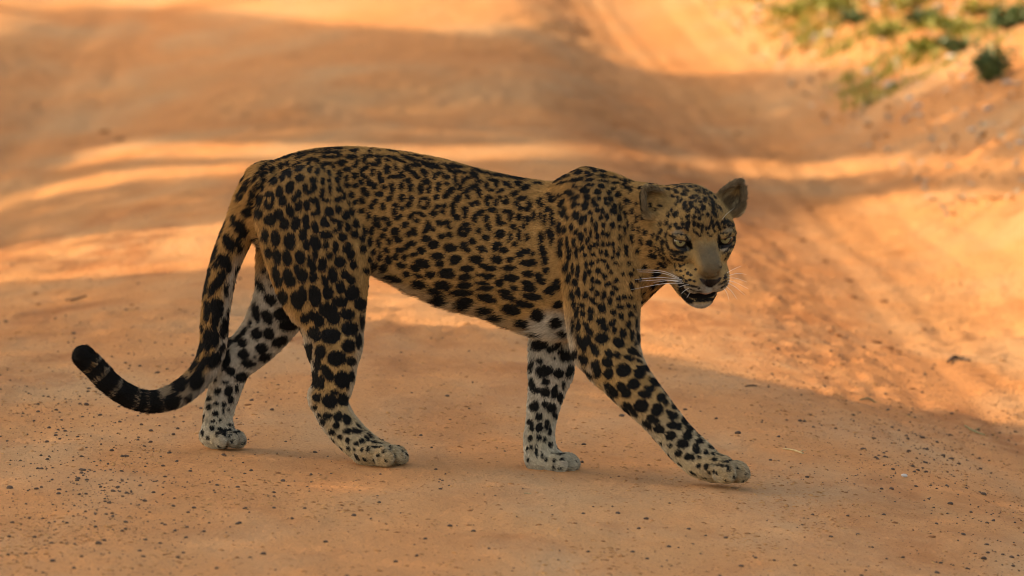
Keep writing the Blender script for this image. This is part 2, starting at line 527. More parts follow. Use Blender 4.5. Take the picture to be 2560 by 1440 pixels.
EAR1 = ear((1658, 532, -166), (1610, 474, -172), (0.62, 0.10, -0.78), 42, 32, notch=[((1600, 468), 5), ((1622, 462), 4)])
EAR2 = ear((1812, 526, -112), (1850, 456, -104), (-0.10, 0.28, -0.95), 35, 32, notch=[((1860, 464), 8), ((1852, 470), 5), ((1862, 505), 5)])

# ------------------------------------------------------------------ leopard: surface
def combine(f, d, pr):
    k = pr.k
    if pr.sub:
        d = -d
        h = np.clip(0.5 - 0.5 * (f - d) / k, 0, 1)
        return f + (d - f) * h + k * h * (1 - h)
    h = np.clip(0.5 + 0.5 * (f - d) / k, 0, 1)
    return f + (d - f) * h - k * h * (1 - h)

H = 2.5
LO = np.array([160.0, 350.0, -340.0]); HI = np.array([1885.0, 1216.0, 300.0])
N = ((HI - LO) / H).astype(int) + 1
AX = [(LO[i] + H * np.arange(N[i])).astype(np.float32) for i in range(3)]
F = np.full(N, 60.0, np.float32)
def grid_slice(lo, hi, pad):
    a = np.clip(np.floor((lo - pad - LO) / H).astype(int), 0, N - 1)
    b = np.clip(np.ceil((hi + pad - LO) / H).astype(int) + 1, 1, N)
    return a, b
def on_grid(fn, a, b):
    sl = [AX[i][a[i]:b[i]] for i in range(3)]
    return fn(sl[0][:, None, None], sl[1][None, :, None], sl[2][None, None, :]).astype(np.float32)
for pr in PRIMS:
    a, b = grid_slice(pr.lo, pr.hi, pr.k + 8)
    if np.any(b <= a):
        continue
    sl = tuple(slice(a[i], b[i]) for i in range(3))
    if pr.segs:
        d = np.full(b - a, 60.0, np.float32)
        for sg in pr.segs:
            a2, b2 = grid_slice(sg.lo, sg.hi, pr.k + 8)
            if np.any(b2 <= a2):
                continue
            s2 = tuple(slice(a2[i] - a[i], b2[i] - a[i]) for i in range(3))
            np.minimum(d[s2], on_grid(sg.fn, a2, b2), out=d[s2])
    else:
        d = on_grid(pr.fn, a, b)
    F[sl] = combine(F[sl], d, pr)

def surface_nets(F):
    ins = F < 0
    cnt = np.zeros(np.array(F.shape) - 1, np.uint8)
    offs = [(i, j, k) for i in (0, 1) for j in (0, 1) for k in (0, 1)]
    n = F.shape
    for i, j, k in offs:
        cnt += ins[i:n[0] - 1 + i, j:n[1] - 1 + j, k:n[2] - 1 + k]
    cell = np.argwhere((cnt > 0) & (cnt < 8))
    idx = np.full(cnt.shape, -1, np.int32)
    idx[cell[:, 0], cell[:, 1], cell[:, 2]] = np.arange(len(cell))
    vals = np.stack([F[cell[:, 0] + i, cell[:, 1] + j, cell[:, 2] + k] for i, j, k in offs], 1)
    pos = np.zeros((len(cell), 3)); num = np.zeros(len(cell))
    O = np.array(offs, float)
    for p in range(8):
        for q in range(p + 1, 8):
            if np.abs(O[p] - O[q]).sum() != 1:
                continue
            x = (vals[:, p] < 0) != (vals[:, q] < 0)
            t = vals[x, p] / (vals[x, p] - vals[x, q])
            pos[x] += O[p] + t[:, None] * (O[q] - O[p]); num[x] += 1
    pos = cell + pos / num[:, None]
    quads = []
    for ax in range(3):
        o = [np.arange(1, n[i] - 1) for i in range(3)]
        s0 = [slice(1, n[i] - 1) for i in range(3)]
        s1 = list(s0); s1[ax] = slice(2, n[ax])
        a, b = ins[tuple(s0)], ins[tuple(s1)]
        e = np.argwhere(a != b) + 1
        fl = ins[e[:, 0], e[:, 1], e[:, 2]]
        x, y = [(1, 2), (2, 0), (0, 1)][ax]
        def g(dx, dy):
            c = e.copy(); c[:, x] -= dx; c[:, y] -= dy
            return idx[c[:, 0], c[:, 1], c[:, 2]]
        q = np.stack([g(0, 0), g(1, 0), g(1, 1), g(0, 1)], 1)
        q[~fl] = q[~fl][:, ::-1]
        quads.append(q)
    q = np.concatenate(quads)
    return pos, q[(q >= 0).all(1)]

VP, VQ = surface_nets(F)
VP = LO + VP * H
del F
# keep the one connected body
par = np.arange(len(VP))
edges = np.concatenate([VQ[:, [0, 1]], VQ[:, [1, 2]], VQ[:, [2, 3]]])
for _ in range(200):
    a, b = par[edges[:, 0]], par[edges[:, 1]]
    if (a == b).all():
        break
    m = np.minimum(a, b)
    np.minimum.at(par, a, m); np.minimum.at(par, b, m)
    for _ in range(6):
        par = par[par]
ids, counts = np.unique(par, return_counts=True)
keep = np.isin(par, ids[counts > 0.02 * len(VP)])
remap = np.cumsum(keep) - 1
VQ = remap[VQ[keep[VQ].all(1)]]
VP = VP[keep]

def normals_of(P, Q):
    n = np.cross(P[Q[:, 2]] - P[Q[:, 0]], P[Q[:, 3]] - P[Q[:, 1]])
    out = np.zeros_like(P)
    for i in range(4):
        for a in range(3):
            out[:, a] += np.bincount(Q[:, i], n[:, a], len(P))
    return out / (np.linalg.norm(out, axis=1, keepdims=True) + 1e-9)

def relax(P, Q, n, lam=0.5):
    for _ in range(n):
        acc = np.zeros_like(P); cn = np.zeros(len(P))
        for i in range(4):
            j = (i + 1) % 4
            for a in range(3):
                acc[:, a] += np.bincount(Q[:, i], P[Q[:, j], a], len(P)) + np.bincount(Q[:, j], P[Q[:, i], a], len(P))
            cn += np.bincount(Q[:, i], minlength=len(P)) + np.bincount(Q[:, j], minlength=len(P))
        P = P + lam * (acc / cn[:, None] - P)
    return P
VP = relax(VP, VQ, 1, 0.4)
VN = normals_of(VP, VQ)
if (VN[:, 1] * (VP[:, 1] - 600)).mean() < 0:
    VQ = VQ[:, ::-1]; VN = -VN

# ------------------------------------------------------------------ leopard: coat
NV = len(VP)
ZONES = ['torso', 'neck', 'shoulder', 'upper', 'lower', 'paw', 'tail', 'head', 'muzzle', 'chin', 'ear']
ZW = {z: np.zeros(NV) for z in ZONES}
FLOW = np.zeros((NV, 3)); INW = np.zeros(NV); SIDE = np.zeros(NV); wsum = np.zeros(NV)
for pr in PRIMS:
    if pr.sub:
        continue
    for sg in (pr.segs or [pr]):
        m = np.flatnonzero(np.all((VP > sg.lo - 26) & (VP < sg.hi + 26), axis=1))
        if not len(m):
            continue
        q = VP[m]
        w = np.exp(-np.clip(np.abs(sg.fn(q[:, 0], q[:, 1], q[:, 2])), 0, 60) / 8.0)
        if pr.segs:
            w = w * 0.5
        ZW[pr.zone][m] += w
        FLOW[m] += w[:, None] * sg.flow
        SIDE[m] += w * pr.side
        wsum[m] += w
wsum += 1e-9
for z in ZONES:
    ZW[z] /= wsum
SIDE /= wsum
FLOW -= (FLOW * VN).sum(1, keepdims=True) * VN
FLOW /= np.linalg.norm(FLOW, axis=1, keepdims=True) + 1e-9
HL = (VP - HO) @ HM.T                     # head-local coordinates
U, V, W = VP.T
# legs fade to paws along their length
low = np.clip(ZW['lower'] + ZW['paw'], 0, 1)
headw = np.clip(ZW['head'] + ZW['muzzle'] + ZW['chin'] + ZW['ear'], 0, 1)

# --- base colour
n_a = noise3(VP / 45, 3); n_b = noise3(VP / 14, 4)
TAN = np.array([0.365, 0.195, 0.066]); PALE = np.array([0.41, 0.24, 0.092]); WHITE = np.array([0.46, 0.405, 0.325]); OLIVE = np.array([0.22, 0.140, 0.056]); GREY = np.array([0.33, 0.285, 0.20])
col = np.repeat(TAN[None], NV, 0)
def blend(c, t):
    global col
    t = np.clip(t, 0, 1)[:, None]
    col = col * (1 - t) + np.asarray(c) * t
blend(PALE, 0.35 * smooth(480, 700, V) * ZW['torso'] + 0.5 * ZW['upper'] * smooth(620, 860, V) + 0.8 * low)
inner = smooth(-0.15, 0.55, VN[:, 2] * -np.sign(SIDE + 1e-6)) * smooth(0.2, 0.6, np.abs(SIDE))
inner_far = smooth(0.5, -0.25, VN[:, 2]) * smooth(0.2, 0.6, SIDE)
legz = np.clip(ZW['upper'] + low, 0, 1)
blend(WHITE, legz * smooth(640, 740, V) * np.where(SIDE > 0, inner_far, inner) * 0.85)
blend(np.array([0.42, 0.345, 0.225]), ZW['lower'] * smooth(960, 1110, V) * 0.75)
edge = smooth(0.5, 0.95, np.abs(VN[:, 0])) * np.clip(low + ZW['upper'], 0, 1) * smooth(740, 860, V)
blend(WHITE, edge * 0.5)
rear = smooth(0.55, 0.95, -VN[:, 0]) * legz
blend(WHITE, rear * smooth(760, 900, V) * 0.55)
belly = smooth(0.55, 0.95, VN[:, 1]) * ZW['torso']
blend(WHITE * 0.8, belly * 0.3)
blend(WHITE, smooth(75, 30, np.hypot((U - 1385) * 0.9, (V - 815) * 1.4)) * smooth(120, -40, W) * np.clip(ZW['torso'] + ZW['neck'] + ZW['upper'], 0, 1) * (SIDE > -0.5) * 0.95)
blend(GREY, ZW['paw'] * 0.8 * (0.7 + 0.3 * n_b))
# tail: pale underneath (towards the legs)
blend(WHITE * 0.95, ZW['tail'] * smooth(0.1, 0.75, VN[:, 0]) * smooth(600, 680, V) * 0.8)
blend(WHITE * 0.35, ZW['tail'] * smooth(900, 960, V) * 0.7)
# face
blend(OLIVE, headw * 0.72)
blend(np.array([0.105, 0.076, 0.043]), np.clip(ZW['muzzle'] + 0.7 * ZW['head'], 0, 1) * smooth(36, 18, np.abs(HL[:, 0])) * smooth(18, -16, HL[:, 1]) * smooth(40, 62, HL[:, 2]) * (0.92 + 0.12 * n_b))
blend(WHITE * 0.62, ZW['muzzle'] * smooth(-80, -104, HL[:, 1]) * 0.8)
blend(WHITE * 0.65, ZW['chin'] * smooth(-150, -164, HL[:, 1]))
blend(np.array([0.085, 0.058, 0.034]), ZW['ear'] * 0.9)
blend(np.array([0.30, 0.22, 0.12]), ZW['ear'] * smooth(0.1, 0.5, noise3((VP @ np.array([[0.6, 0.1, 0], [0.5, 0.05, 0.1], [0, 0.1, 0.5]])) / 9, 27)) * 0.8)
for (eu, ev), c0, rr, amt in (((1690, 584), WHITE * 0.45, (16, 7), .6), ((1815, 577), WHITE * 0.4, (14, 8), .5), ((1710, 624), WHITE * 0.6, (10, 6), .7), ((1808, 622), WHITE * 0.6, (14, 9), .7),
                         ((1648, 545), PALE * 1.0, (26, 22), .6), ((1660, 500), OLIVE * 1.0, (22, 14), .7), ((1835, 488), PALE * 0.85, (18, 10), .7)):
    d = np.hypot((U - eu) / rr[0], (V - ev) / rr[1])
    blend(c0, amt * smooth(1.25, 0.5, d) * headw * (VN[:, 2] < 0.3))
col *= (1 + 0.10 * n_a + 0.07 * n_b)[:, None]

# --- where the front of the surface lies, to set single markings
CELL = 3.0
front = {}
vis = np.flatnonzero(VN[:, 2] < -0.05)
key = (np.round(U[vis] / CELL).astype(int) * 4096 + np.round(V[vis] / CELL).astype(int))
order = np.lexsort((W[vis], key))
ks, first = np.unique(key[order], return_index=True)
FRONT = dict(zip(ks.tolist(), vis[order][first].tolist()))
def front_vertex(u, v):
    a, b = round(u / CELL), round(v / CELL)
    for r in range(0, 5):
        best = None
        for i in range(-r, r + 1):
            for j in range(-r, r + 1):
                if max(abs(i), abs(j)) == r:
                    q = FRONT.get((a + i) * 4096 + b + j)
                    if q is not None and (best is None or W[q] < W[best]):
                        best = q
        if best is not None:
            return best
    return None

tree = kdtree.KDTree(NV)
for i, p in enumerate(VP.tolist()):
    tree.insert(p, i)
tree.balance()
SPOT = np.full(NV, 40.0)
def near_ids(c, r):
    return np.array([i for _, i, _ in tree.find_range(c, r)], int)
def soft_min(a, b, k=2.5):
    h = np.clip(0.5 + 0.5 * (a - b) / k, 0, 1)
    return a + (b - a) * h - k * h * (1 - h)
def mark(u, v, ra, rb, ang=0.0):
    """one marking on the near surface: half sizes ra along ang (degrees, clockwise from u), rb across"""
    q = front_vertex(u, v)
    if q is None:
        return
    ids = near_ids(VP[q], max(ra, rb) * 1.6 + 24)
    ids = ids[VN[ids, 2] < 0.55]
    d = VP[ids] - np.array([u, v, 0])
    c, s = math.cos(R(ang)), math.sin(R(ang))
    x, y = d[:, 0] * c + d[:, 1] * s, -d[:, 0] * s + d[:, 1] * c
    SPOT[ids] = soft_min(SPOT[ids], (np.sqrt((x / ra) ** 2 + (y / rb) ** 2) - 1) * min(ra, rb) )

def blob(c, e1, e2, ra, rb):
    """one patch anywhere on the skin, sized along two tangents"""
    ids = near_ids(c, max(ra, rb) * 1.9 + 8)
    if not len(ids):
        return
    d = VP[ids] - c
    x, y = d @ e1, d @ e2
    n = np.cross(e1, e2)
    ok = VN[ids] @ n > 0.0
    ids, x, y = ids[ok], x[ok], y[ok]
    SPOT[ids] = soft_min(SPOT[ids], (np.sqrt((x / ra) ** 2 + (y / rb) ** 2) - 1) * min(ra, rb))

# --- markings of the side and legs, read off enlargements: (origin, enlargement, [(x, y, half length, half width, angle)])
SIDE_MARKS = [
((900, 380), 3.0, [(95,32,62,11,3),(150,68,20,26,0),(40,62,18,24,0),(100,95,48,12,8),(235,38,46,10,12),(300,62,52,13,22),(215,62,22,12,20),(385,52,62,14,14),(490,90,40,16,30),(560,110,62,20,15),(430,100,34,18,5),(362,125,32,24,-15),(715,112,72,16,8),(735,150,66,14,8),(865,175,36,22,35),(900,150,50,12,20),(960,165,40,10,15),(1050,180,60,12,10),(1180,200,80,12,10),
 (50,120,34,16,-15),(20,150,16,24,0),(45,185,30,14,30),(100,155,16,28,15),(158,190,42,22,75),(210,130,24,34,0),(280,120,20,22,0),(270,190,58,16,-5),(320,170,20,24,0),(405,155,24,18,0),(435,188,22,16,10),(490,150,34,16,25),(500,185,14,18,0),(600,165,48,14,-3),(565,190,18,18,0),(655,190,20,18,30),(690,150,24,10,40),(725,205,40,16,80),(805,205,46,14,-10),(785,230,22,12,-10),
 (905,225,30,13,5),(1000,215,34,12,10),(1035,240,20,28,20),(960,255,20,16,0),(985,290,24,12,0),(1105,240,26,18,10),(1195,240,30,18,10),(1250,270,34,20,-25),(1140,270,18,12,0),(15,225,20,22,0),(75,235,24,22,0),(115,255,24,26,0),(45,290,34,20,20),(60,320,22,20,0),(190,265,20,20,0),(250,275,42,20,85),(230,345,26,22,-20),(150,318,34,20,-5),
 (320,265,20,32,0),(370,215,28,18,10),(392,270,22,34,0),(510,228,36,20,10),(462,280,20,40,10),(525,285,18,28,10),(600,240,20,14,0),(657,240,18,16,0),(595,280,22,22,0),(690,290,26,32,30),(655,330,26,20,-20),(580,340,20,22,0),(757,272,24,20,0),(860,265,42,18,-15),(805,300,30,14,-35),(820,340,18,18,0),(905,310,36,18,75),(1060,295,36,12,-20),(1062,342,14,14,0),(1170,315,30,20,-20),(1100,380,28,20,0),(1113,345,14,16,0),
 (975,345,28,16,10),(960,380,14,30,0),(1025,385,16,30,5),(1005,440,34,20,10),(1225,350,36,18,0),(1285,395,18,30,0),(1185,385,18,28,0),(1210,430,28,20,20),(1265,430,20,20,0),(325,345,20,26,0),(390,348,20,18,0),(25,365,26,22,0),(122,370,20,20,0),(95,410,22,22,0),(180,410,20,30,-10),(25,440,28,22,0),(75,480,18,26,0),(495,350,30,13,0),(455,385,13,30,0),(525,385,13,30,0),(490,420,28,13,0),
 (375,395,24,22,0),(280,400,20,20,0),(320,425,18,20,0),(270,450,20,30,0),(300,490,36,18,-20),(590,410,26,16,-20),(640,410,16,24,0),(630,450,20,14,0),(565,463,30,22,-10),(745,350,20,34,15),(710,420,20,52,5),(735,490,30,20,30),(800,460,18,44,10),(790,430,16,18,0),(845,400,16,18,0),(885,385,24,18,0),(410,470,34,16,-30),(390,490,18,18,0),(475,475,26,16,20),(440,518,26,16,0),
 (910,460,36,20,-20),(870,505,18,34,0),(955,500,20,26,10),(972,555,44,15,80),(900,590,22,22,0),(1120,450,34,16,10),(1140,490,16,34,10),(1050,500,20,26,0),(1065,535,34,18,10),(1205,490,24,24,-20),(1265,510,18,32,0),(1235,560,20,20,0),(1155,565,26,20,0),(195,500,28,18,0),(130,505,20,28,0),(140,545,30,22,10),(225,540,24,20,-10),(195,582,18,14,0),
 (350,548,30,24,0),(415,585,24,20,0),(375,615,24,18,0),(425,615,18,14,0),(275,600,34,30,-10),(520,550,20,34,20),(500,595,20,22,0),(557,578,22,18,0),(615,530,30,22,0),(665,525,20,20,0),(680,560,20,18,0),(800,550,34,20,-10),(760,590,18,34,0),(815,585,24,20,0),(780,620,30,14,0),(625,635,30,22,0),(680,620,22,22,0),(950,645,28,22,0),(1060,615,36,34,0),(1135,640,15,30,0),(1200,630,15,40,0),
 (1265,635,16,24,0),(40,590,18,34,-10),(95,590,18,34,0),(20,640,22,28,0),(180,630,24,20,0),(150,690,18,34,0),(230,670,20,26,0),(85,675,20,34,0),(300,655,30,22,0),(25,720,24,30,0),(210,735,24,22,0),(505,650,36,24,0),(560,695,44,30,-5),(400,685,32,20,0),(360,710,20,26,10),(470,740,30,30,20),(305,735,32,20,0),(410,768,26,18,0),
 (690,720,50,30,0),(790,700,30,22,20),(810,735,30,18,30),(855,670,30,22,20),(925,730,36,24,30),(1040,690,34,18,0),(1020,720,20,24,0),(1085,735,34,22,10),(1170,695,18,20,0),(1245,745,34,24,0),(1205,770,28,26,0),(1300,765,18,16,0),(1375,745,50,24,80),(590,780,50,26,0),(725,805,46,32,-10),(880,805,48,32,0),(1035,805,40,30,5),(1135,810,26,22,0),(1125,872,50,20,0),(1275,835,60,26,0),(1395,815,24,30,0),
 (480,835,56,34,10),(610,835,36,20,0),(345,790,22,26,0),(275,785,22,26,0),(320,850,40,20,10),(420,870,36,24,20),(810,875,46,24,5),(970,865,60,22,15),(155,790,20,30,0),(110,745,20,22,0),(75,800,22,26,0),(220,810,26,34,10),(110,850,26,30,0),(45,880,24,24,0),(185,870,30,30,0),(660,910,60,36,5),(800,940,50,24,0),(960,930,62,20,10),(1140,945,54,28,5),(1265,915,36,28,0),(1345,930,30,26,0),(540,920,34,26,0),(455,930,44,16,15),(360,915,30,20,10),(1370,970,36,24,0),(1400,890,24,24,0),
 (630,1000,60,32,8),(790,1000,54,24,-3),(930,985,46,18,5),(950,1025,54,18,5),(1055,985,34,28,10),(1165,1020,34,18,5),(1265,985,46,20,10),(1280,1025,52,24,5),(460,990,56,26,15),(580,1045,50,24,15),(775,1055,82,24,-2),(960,1095,70,30,15),(1100,1050,54,18,10),(1120,1090,60,20,15),(1300,1085,70,24,10),(630,1110,50,30,20),(810,1130,60,36,15),(965,1190,50,24,10),(1140,1180,64,36,15),(1240,1140,70,24,10),(880,1225,50,14,12),(740,1190,40,14,15),(1050,1240,40,18,15),(1340,1220,46,44,30),(1480,1280,40,36,10),(1245,1285,46,26,20),(1430,1040,40,30,0),(1480,990,30,40,0)]),
((580, 340), 3.131, [(330,190,40,12,-25),(250,245,40,14,-35),(195,290,30,10,-40),(120,350,36,12,-50),(60,430,50,12,-55),(430,160,50,12,-20),(540,135,50,11,-10),(640,125,40,9,-5),(730,105,50,9,-8),(830,95,50,9,0),(530,165,50,9,-25),(510,215,48,10,-25),(390,230,22,24,0),(440,215,20,22,0),(318,262,32,24,-50),(250,290,34,20,-45),(180,330,34,14,-45),(110,395,30,16,-55),(65,470,30,18,-60),
 (635,180,40,14,-10),(610,220,14,34,0),(680,195,16,24,10),(660,275,20,26,0),(605,265,16,20,0),(770,125,70,10,-3),(735,160,22,16,0),(840,145,24,20,20),(790,165,40,9,0),(870,210,36,24,-10),(945,165,46,16,0),(985,210,18,28,20),(965,240,22,14,-20),(910,262,30,18,0),(760,215,44,14,-10),(720,250,14,30,10),(800,240,14,26,0),(765,290,20,20,0),(520,255,38,20,-25),(430,280,34,18,-35),(400,320,18,34,20),(450,300,16,26,10),
 (530,325,34,30,0),(330,345,34,28,-50),(255,340,28,18,-45),(205,400,24,14,-50),(250,395,22,26,-50),(160,445,20,34,0),(190,380,26,12,-50),(455,400,46,32,-75),(375,435,28,42,0),(635,345,28,24,0),(575,400,20,30,0),(640,400,20,30,0),(605,435,34,16,-20),(710,350,16,26,0),(760,345,14,18,0),(705,440,20,40,0),(765,410,14,40,5),(740,500,34,14,0),(850,290,22,26,0),(830,340,26,22,0),(905,330,18,24,0),(970,315,20,26,0),(835,410,22,26,0),(910,385,22,20,0),(975,390,22,18,0),
 (875,465,20,34,0),(945,460,26,24,0),(830,490,26,24,0),(915,520,16,16,0),(970,520,20,20,0),(215,485,26,40,0),(150,520,22,40,-20),(290,455,28,24,0),(268,520,14,36,0),(322,490,14,50,0),(290,545,34,26,0),(400,505,30,38,15),(490,485,22,24,0),(520,450,22,30,0),(525,545,28,42,10),(590,540,24,40,0),(640,500,34,24,0),(675,560,18,56,-5),(650,605,26,18,0),(215,590,28,40,0),(455,580,30,52,-20),(370,610,32,40,0),
 (300,650,46,44,0),(410,680,34,46,0),(500,680,34,54,10),(580,655,26,46,0),(585,705,24,28,0),(655,710,24,48,-15),(720,660,20,40,20),(745,690,26,20,20),(760,590,34,36,0),(830,570,20,34,-15),(820,660,40,16,10),(840,700,16,40,0),(815,735,26,16,0),(890,620,26,34,0),(940,585,26,30,0),(970,680,28,34,-10),(905,710,20,34,0),(740,770,46,30,5),(865,790,34,34,0),(960,760,26,30,0),(555,770,30,40,0),(585,850,24,36,0),(345,795,36,60,0),(260,770,24,46,-10),(455,820,44,60,0),(655,830,36,56,-20),
 (740,850,22,30,0),(810,870,22,46,0),(765,930,24,26,0),(900,870,30,40,30),(930,920,30,36,0),(290,900,24,44,-15),(355,930,32,56,-15),(435,950,36,56,-10),(535,940,36,56,0),(655,920,20,40,-15),(625,990,30,60,-20),(710,1000,32,54,10),(845,980,40,46,0),(950,1000,28,34,0),(510,1040,24,40,0),(555,1085,38,52,0),(640,1095,30,40,0),(450,1105,42,70,-20),(790,1080,36,60,-10),(885,1080,30,36,0),(935,1120,30,34,0),(730,1130,26,46,-10),(850,1180,34,50,-5),(940,1225,50,56,0),(1005,1310,46,44,0),
 (560,1230,32,60,-10),(650,1250,44,80,-5),(755,1220,38,56,0),(510,1280,44,70,-15),(850,1290,52,40,0),(345,1060,24,60,-15),(370,1120,30,40,-20),(240,1045,14,24,-20),(285,1090,12,20,0),(215,1160,56,18,60),(290,1270,46,26,35),(400,1240,34,50,-20),(175,1370,22,56,0),(260,1400,36,40,0),(300,1165,14,10,0)]),
((1280, 380), 3.0, [(500,155,32,18,-20),(565,155,18,14,0),(625,140,24,14,20),(590,118,30,8,5),(465,140,26,10,-25),(400,185,34,12,-15),(480,210,46,16,-15),(585,178,30,10,-10),(580,212,40,13,-10),(580,248,34,13,0),(665,258,24,15,15),(690,185,40,13,10),(690,222,40,10,5),(770,235,34,10,-5),(380,230,30,10,-10),(350,210,24,8,-20),(770,195,30,8,15),(860,225,40,10,12),(860,270,26,14,10),(850,245,30,12,0),
 (545,290,36,22,0),(640,302,28,20,0),(760,275,24,14,-20),(725,305,18,14,0),(895,290,28,12,-60),(480,260,30,12,10),(430,305,36,22,0),(300,355,30,24,0),(285,315,20,12,0),(355,330,22,14,0),(475,340,34,16,-20),(465,390,18,30,0),(490,395,20,12,0),(560,340,24,22,0),(612,375,16,30,0),(650,350,14,20,0),(630,400,22,12,0),(700,355,18,14,0),(735,355,16,22,0),(710,390,26,12,10),(800,325,28,22,0),(855,375,12,28,0),(885,370,12,24,0),
 (375,380,18,40,15),(395,435,18,26,0),(380,470,18,26,0),(415,490,14,24,0),(545,405,24,34,10),(215,370,30,16,-50),(270,430,24,16,-40),(230,400,20,14,-40),(640,435,20,18,0),(675,445,14,24,-20),(585,455,16,18,0),(760,405,20,18,0),(745,440,16,24,20),(765,455,16,16,0),(660,495,15,18,0),(705,490,15,26,-10),(810,420,14,30,5),(850,470,16,26,0),(800,495,18,26,0),(900,445,12,30,5),(935,400,12,20,0),(930,500,12,34,0),
 (480,475,26,34,0),(515,510,18,36,10),(550,500,10,30,0),(595,510,10,24,0),(250,510,14,36,0),(305,500,16,56,0),(215,480,12,26,0),(170,480,16,36,0),(355,570,18,46,0),(390,575,16,24,0),(290,610,24,40,0),(305,660,14,36,0),(445,560,14,26,0),(480,600,18,24,0),(515,640,18,34,0),(550,590,10,18,0),(585,610,10,34,0),(625,560,13,36,0),(680,550,14,22,0),(745,545,16,26,0),(680,610,18,20,0),(715,620,14,18,0),(635,635,16,20,0),(800,640,12,20,0),(835,580,10,34,0),(865,545,10,24,0),(800,560,10,14,0),
 (905,570,10,34,0),(950,580,10,24,0),(995,610,16,22,0),(885,640,12,20,0),(905,655,12,26,0),(970,670,12,34,0),(945,740,16,20,0),(850,750,14,28,0),(845,705,14,18,0),(225,640,22,36,0),(365,670,16,34,0),(410,670,12,34,0),(460,680,14,36,0),(560,665,14,24,0),(600,695,20,18,0),(635,690,12,20,0),(670,685,14,18,0),(715,690,16,18,0),(750,690,10,16,0),(520,720,18,24,20),(575,720,14,16,0),(360,740,18,40,0),(425,760,14,50,0),(475,750,14,36,0),(540,770,18,16,0),(600,765,16,14,0),(660,745,14,18,0),(700,760,14,22,0),(755,740,10,24,0),(790,760,12,20,0),(790,720,10,14,0),
 (550,840,14,24,0),(590,830,18,24,0),(650,810,24,10,0),(690,820,14,12,0),(710,850,12,20,0),(745,790,12,14,0),(770,830,16,10,0),(870,830,20,12,0),(400,850,18,30,0),(450,870,12,40,0),(490,880,14,50,0),(640,885,20,24,0),(575,895,20,20,0),(685,925,22,18,0),(735,895,12,14,0),(420,935,16,36,0),(470,970,20,34,0),(540,930,12,40,0),(600,955,16,24,0),(640,970,20,18,0),(715,985,26,18,0),(770,955,20,12,0),(770,1020,24,14,0),(825,910,14,12,0),(880,910,20,14,0),(930,960,14,12,0),(905,880,12,12,0),(1000,860,24,14,0),(960,940,14,12,0),
 (445,1065,20,34,-15),(495,1050,16,40,-10),(545,1070,20,26,20),(590,1020,18,20,0),(630,1055,20,24,0),(680,1060,18,34,0),(745,1050,16,20,0),(515,1140,30,18,20),(600,1105,30,16,20),(615,1125,14,14,0),(665,1160,26,36,-20),(725,1115,16,28,0),(790,1090,20,18,0),(835,1080,16,16,0),(880,1080,16,16,0),(800,1150,28,16,0),(865,1145,18,18,0),(910,1150,12,22,0),(460,1140,14,30,0),(480,1200,14,40,0),(525,1205,18,22,0),(585,1185,24,26,0),(580,1235,20,24,0),(750,1195,24,22,10),(810,1220,18,24,0),(880,1210,20,22,0),
 (495,1300,14,46,0),(455,1290,14,40,0),(555,1290,30,16,50),(575,1335,34,22,50),(665,1260,32,26,0),(690,1310,34,22,30),(745,1275,24,30,30),(760,1330,16,20,0),(865,1280,22,24,0),(825,1350,24,34,0),(890,1360,18,36,0),(935,1380,12,40,0),(925,1270,12,44,0),(665,1385,46,40,0),(785,1410,38,30,0),(560,1400,24,40,-20),(500,1400,16,46,-10)]),
((1280, 780), 3.13, [(540,235,56,28,65),(585,215,36,22,55),(640,285,46,28,70),(825,235,44,32,30),(750,315,34,24,45),(810,325,28,22,45),(930,295,34,30,30),(955,240,12,20,0),(980,325,20,14,30),(550,358,40,28,50),(645,400,30,34,0),(660,455,28,44,0),(735,385,40,32,30),(745,470,36,38,20),(860,445,52,50,0),(985,460,40,46,0),(900,345,34,22,20),(1030,425,30,22,40),(980,375,20,12,30),
 (585,465,50,14,45),(735,565,30,22,60),(780,610,50,26,55),(840,575,44,30,50),(880,620,40,34,40),(935,550,44,40,0),(1060,590,40,28,10),(1025,630,46,30,10),(1095,535,44,24,35),(1195,620,40,14,50),(890,720,36,22,40),(935,765,42,20,50),(995,720,52,46,20),(1120,750,40,46,20),(1150,660,30,36,20),(1185,695,18,20,0),(1235,680,12,12,0),(1250,725,22,22,0),(1290,745,28,14,45),(760,640,50,10,50),(880,755,50,12,50),
 (1090,825,48,26,25),(1210,770,20,16,0),(1240,800,40,30,0),(1045,865,42,22,40),(1135,900,40,30,25),(1240,875,44,26,10),(1290,880,18,26,0),(1335,835,26,34,-20),(1370,900,28,26,0),(1360,810,34,14,50),(1435,920,36,16,55),(1225,950,40,32,0),(1350,955,36,30,20),(1315,1015,44,32,10),(1445,995,28,22,0),(1425,1055,24,38,-20),(1220,1025,18,14,0),(1285,1085,24,26,0),(1355,1115,24,24,0),(1390,1115,18,26,0),(1495,1080,18,20,0),(1550,1090,14,14,0),(1440,1120,14,14,0),(1530,1040,24,10,30),(1540,1000,36,12,35),(1590,1065,18,10,0),
 (1440,1185,16,16,0),(1497,1195,18,20,0),(1555,1140,22,10,-10),(1600,1185,40,10,5),(1665,1150,40,9,-10),(1685,1110,22,8,-10),(1715,1135,14,8,0),(1520,1240,10,14,0),(1555,1235,12,14,0),(1580,1245,8,10,0),(1665,1210,10,24,0),(1690,1075,18,9,0),(1740,1135,10,8,0),
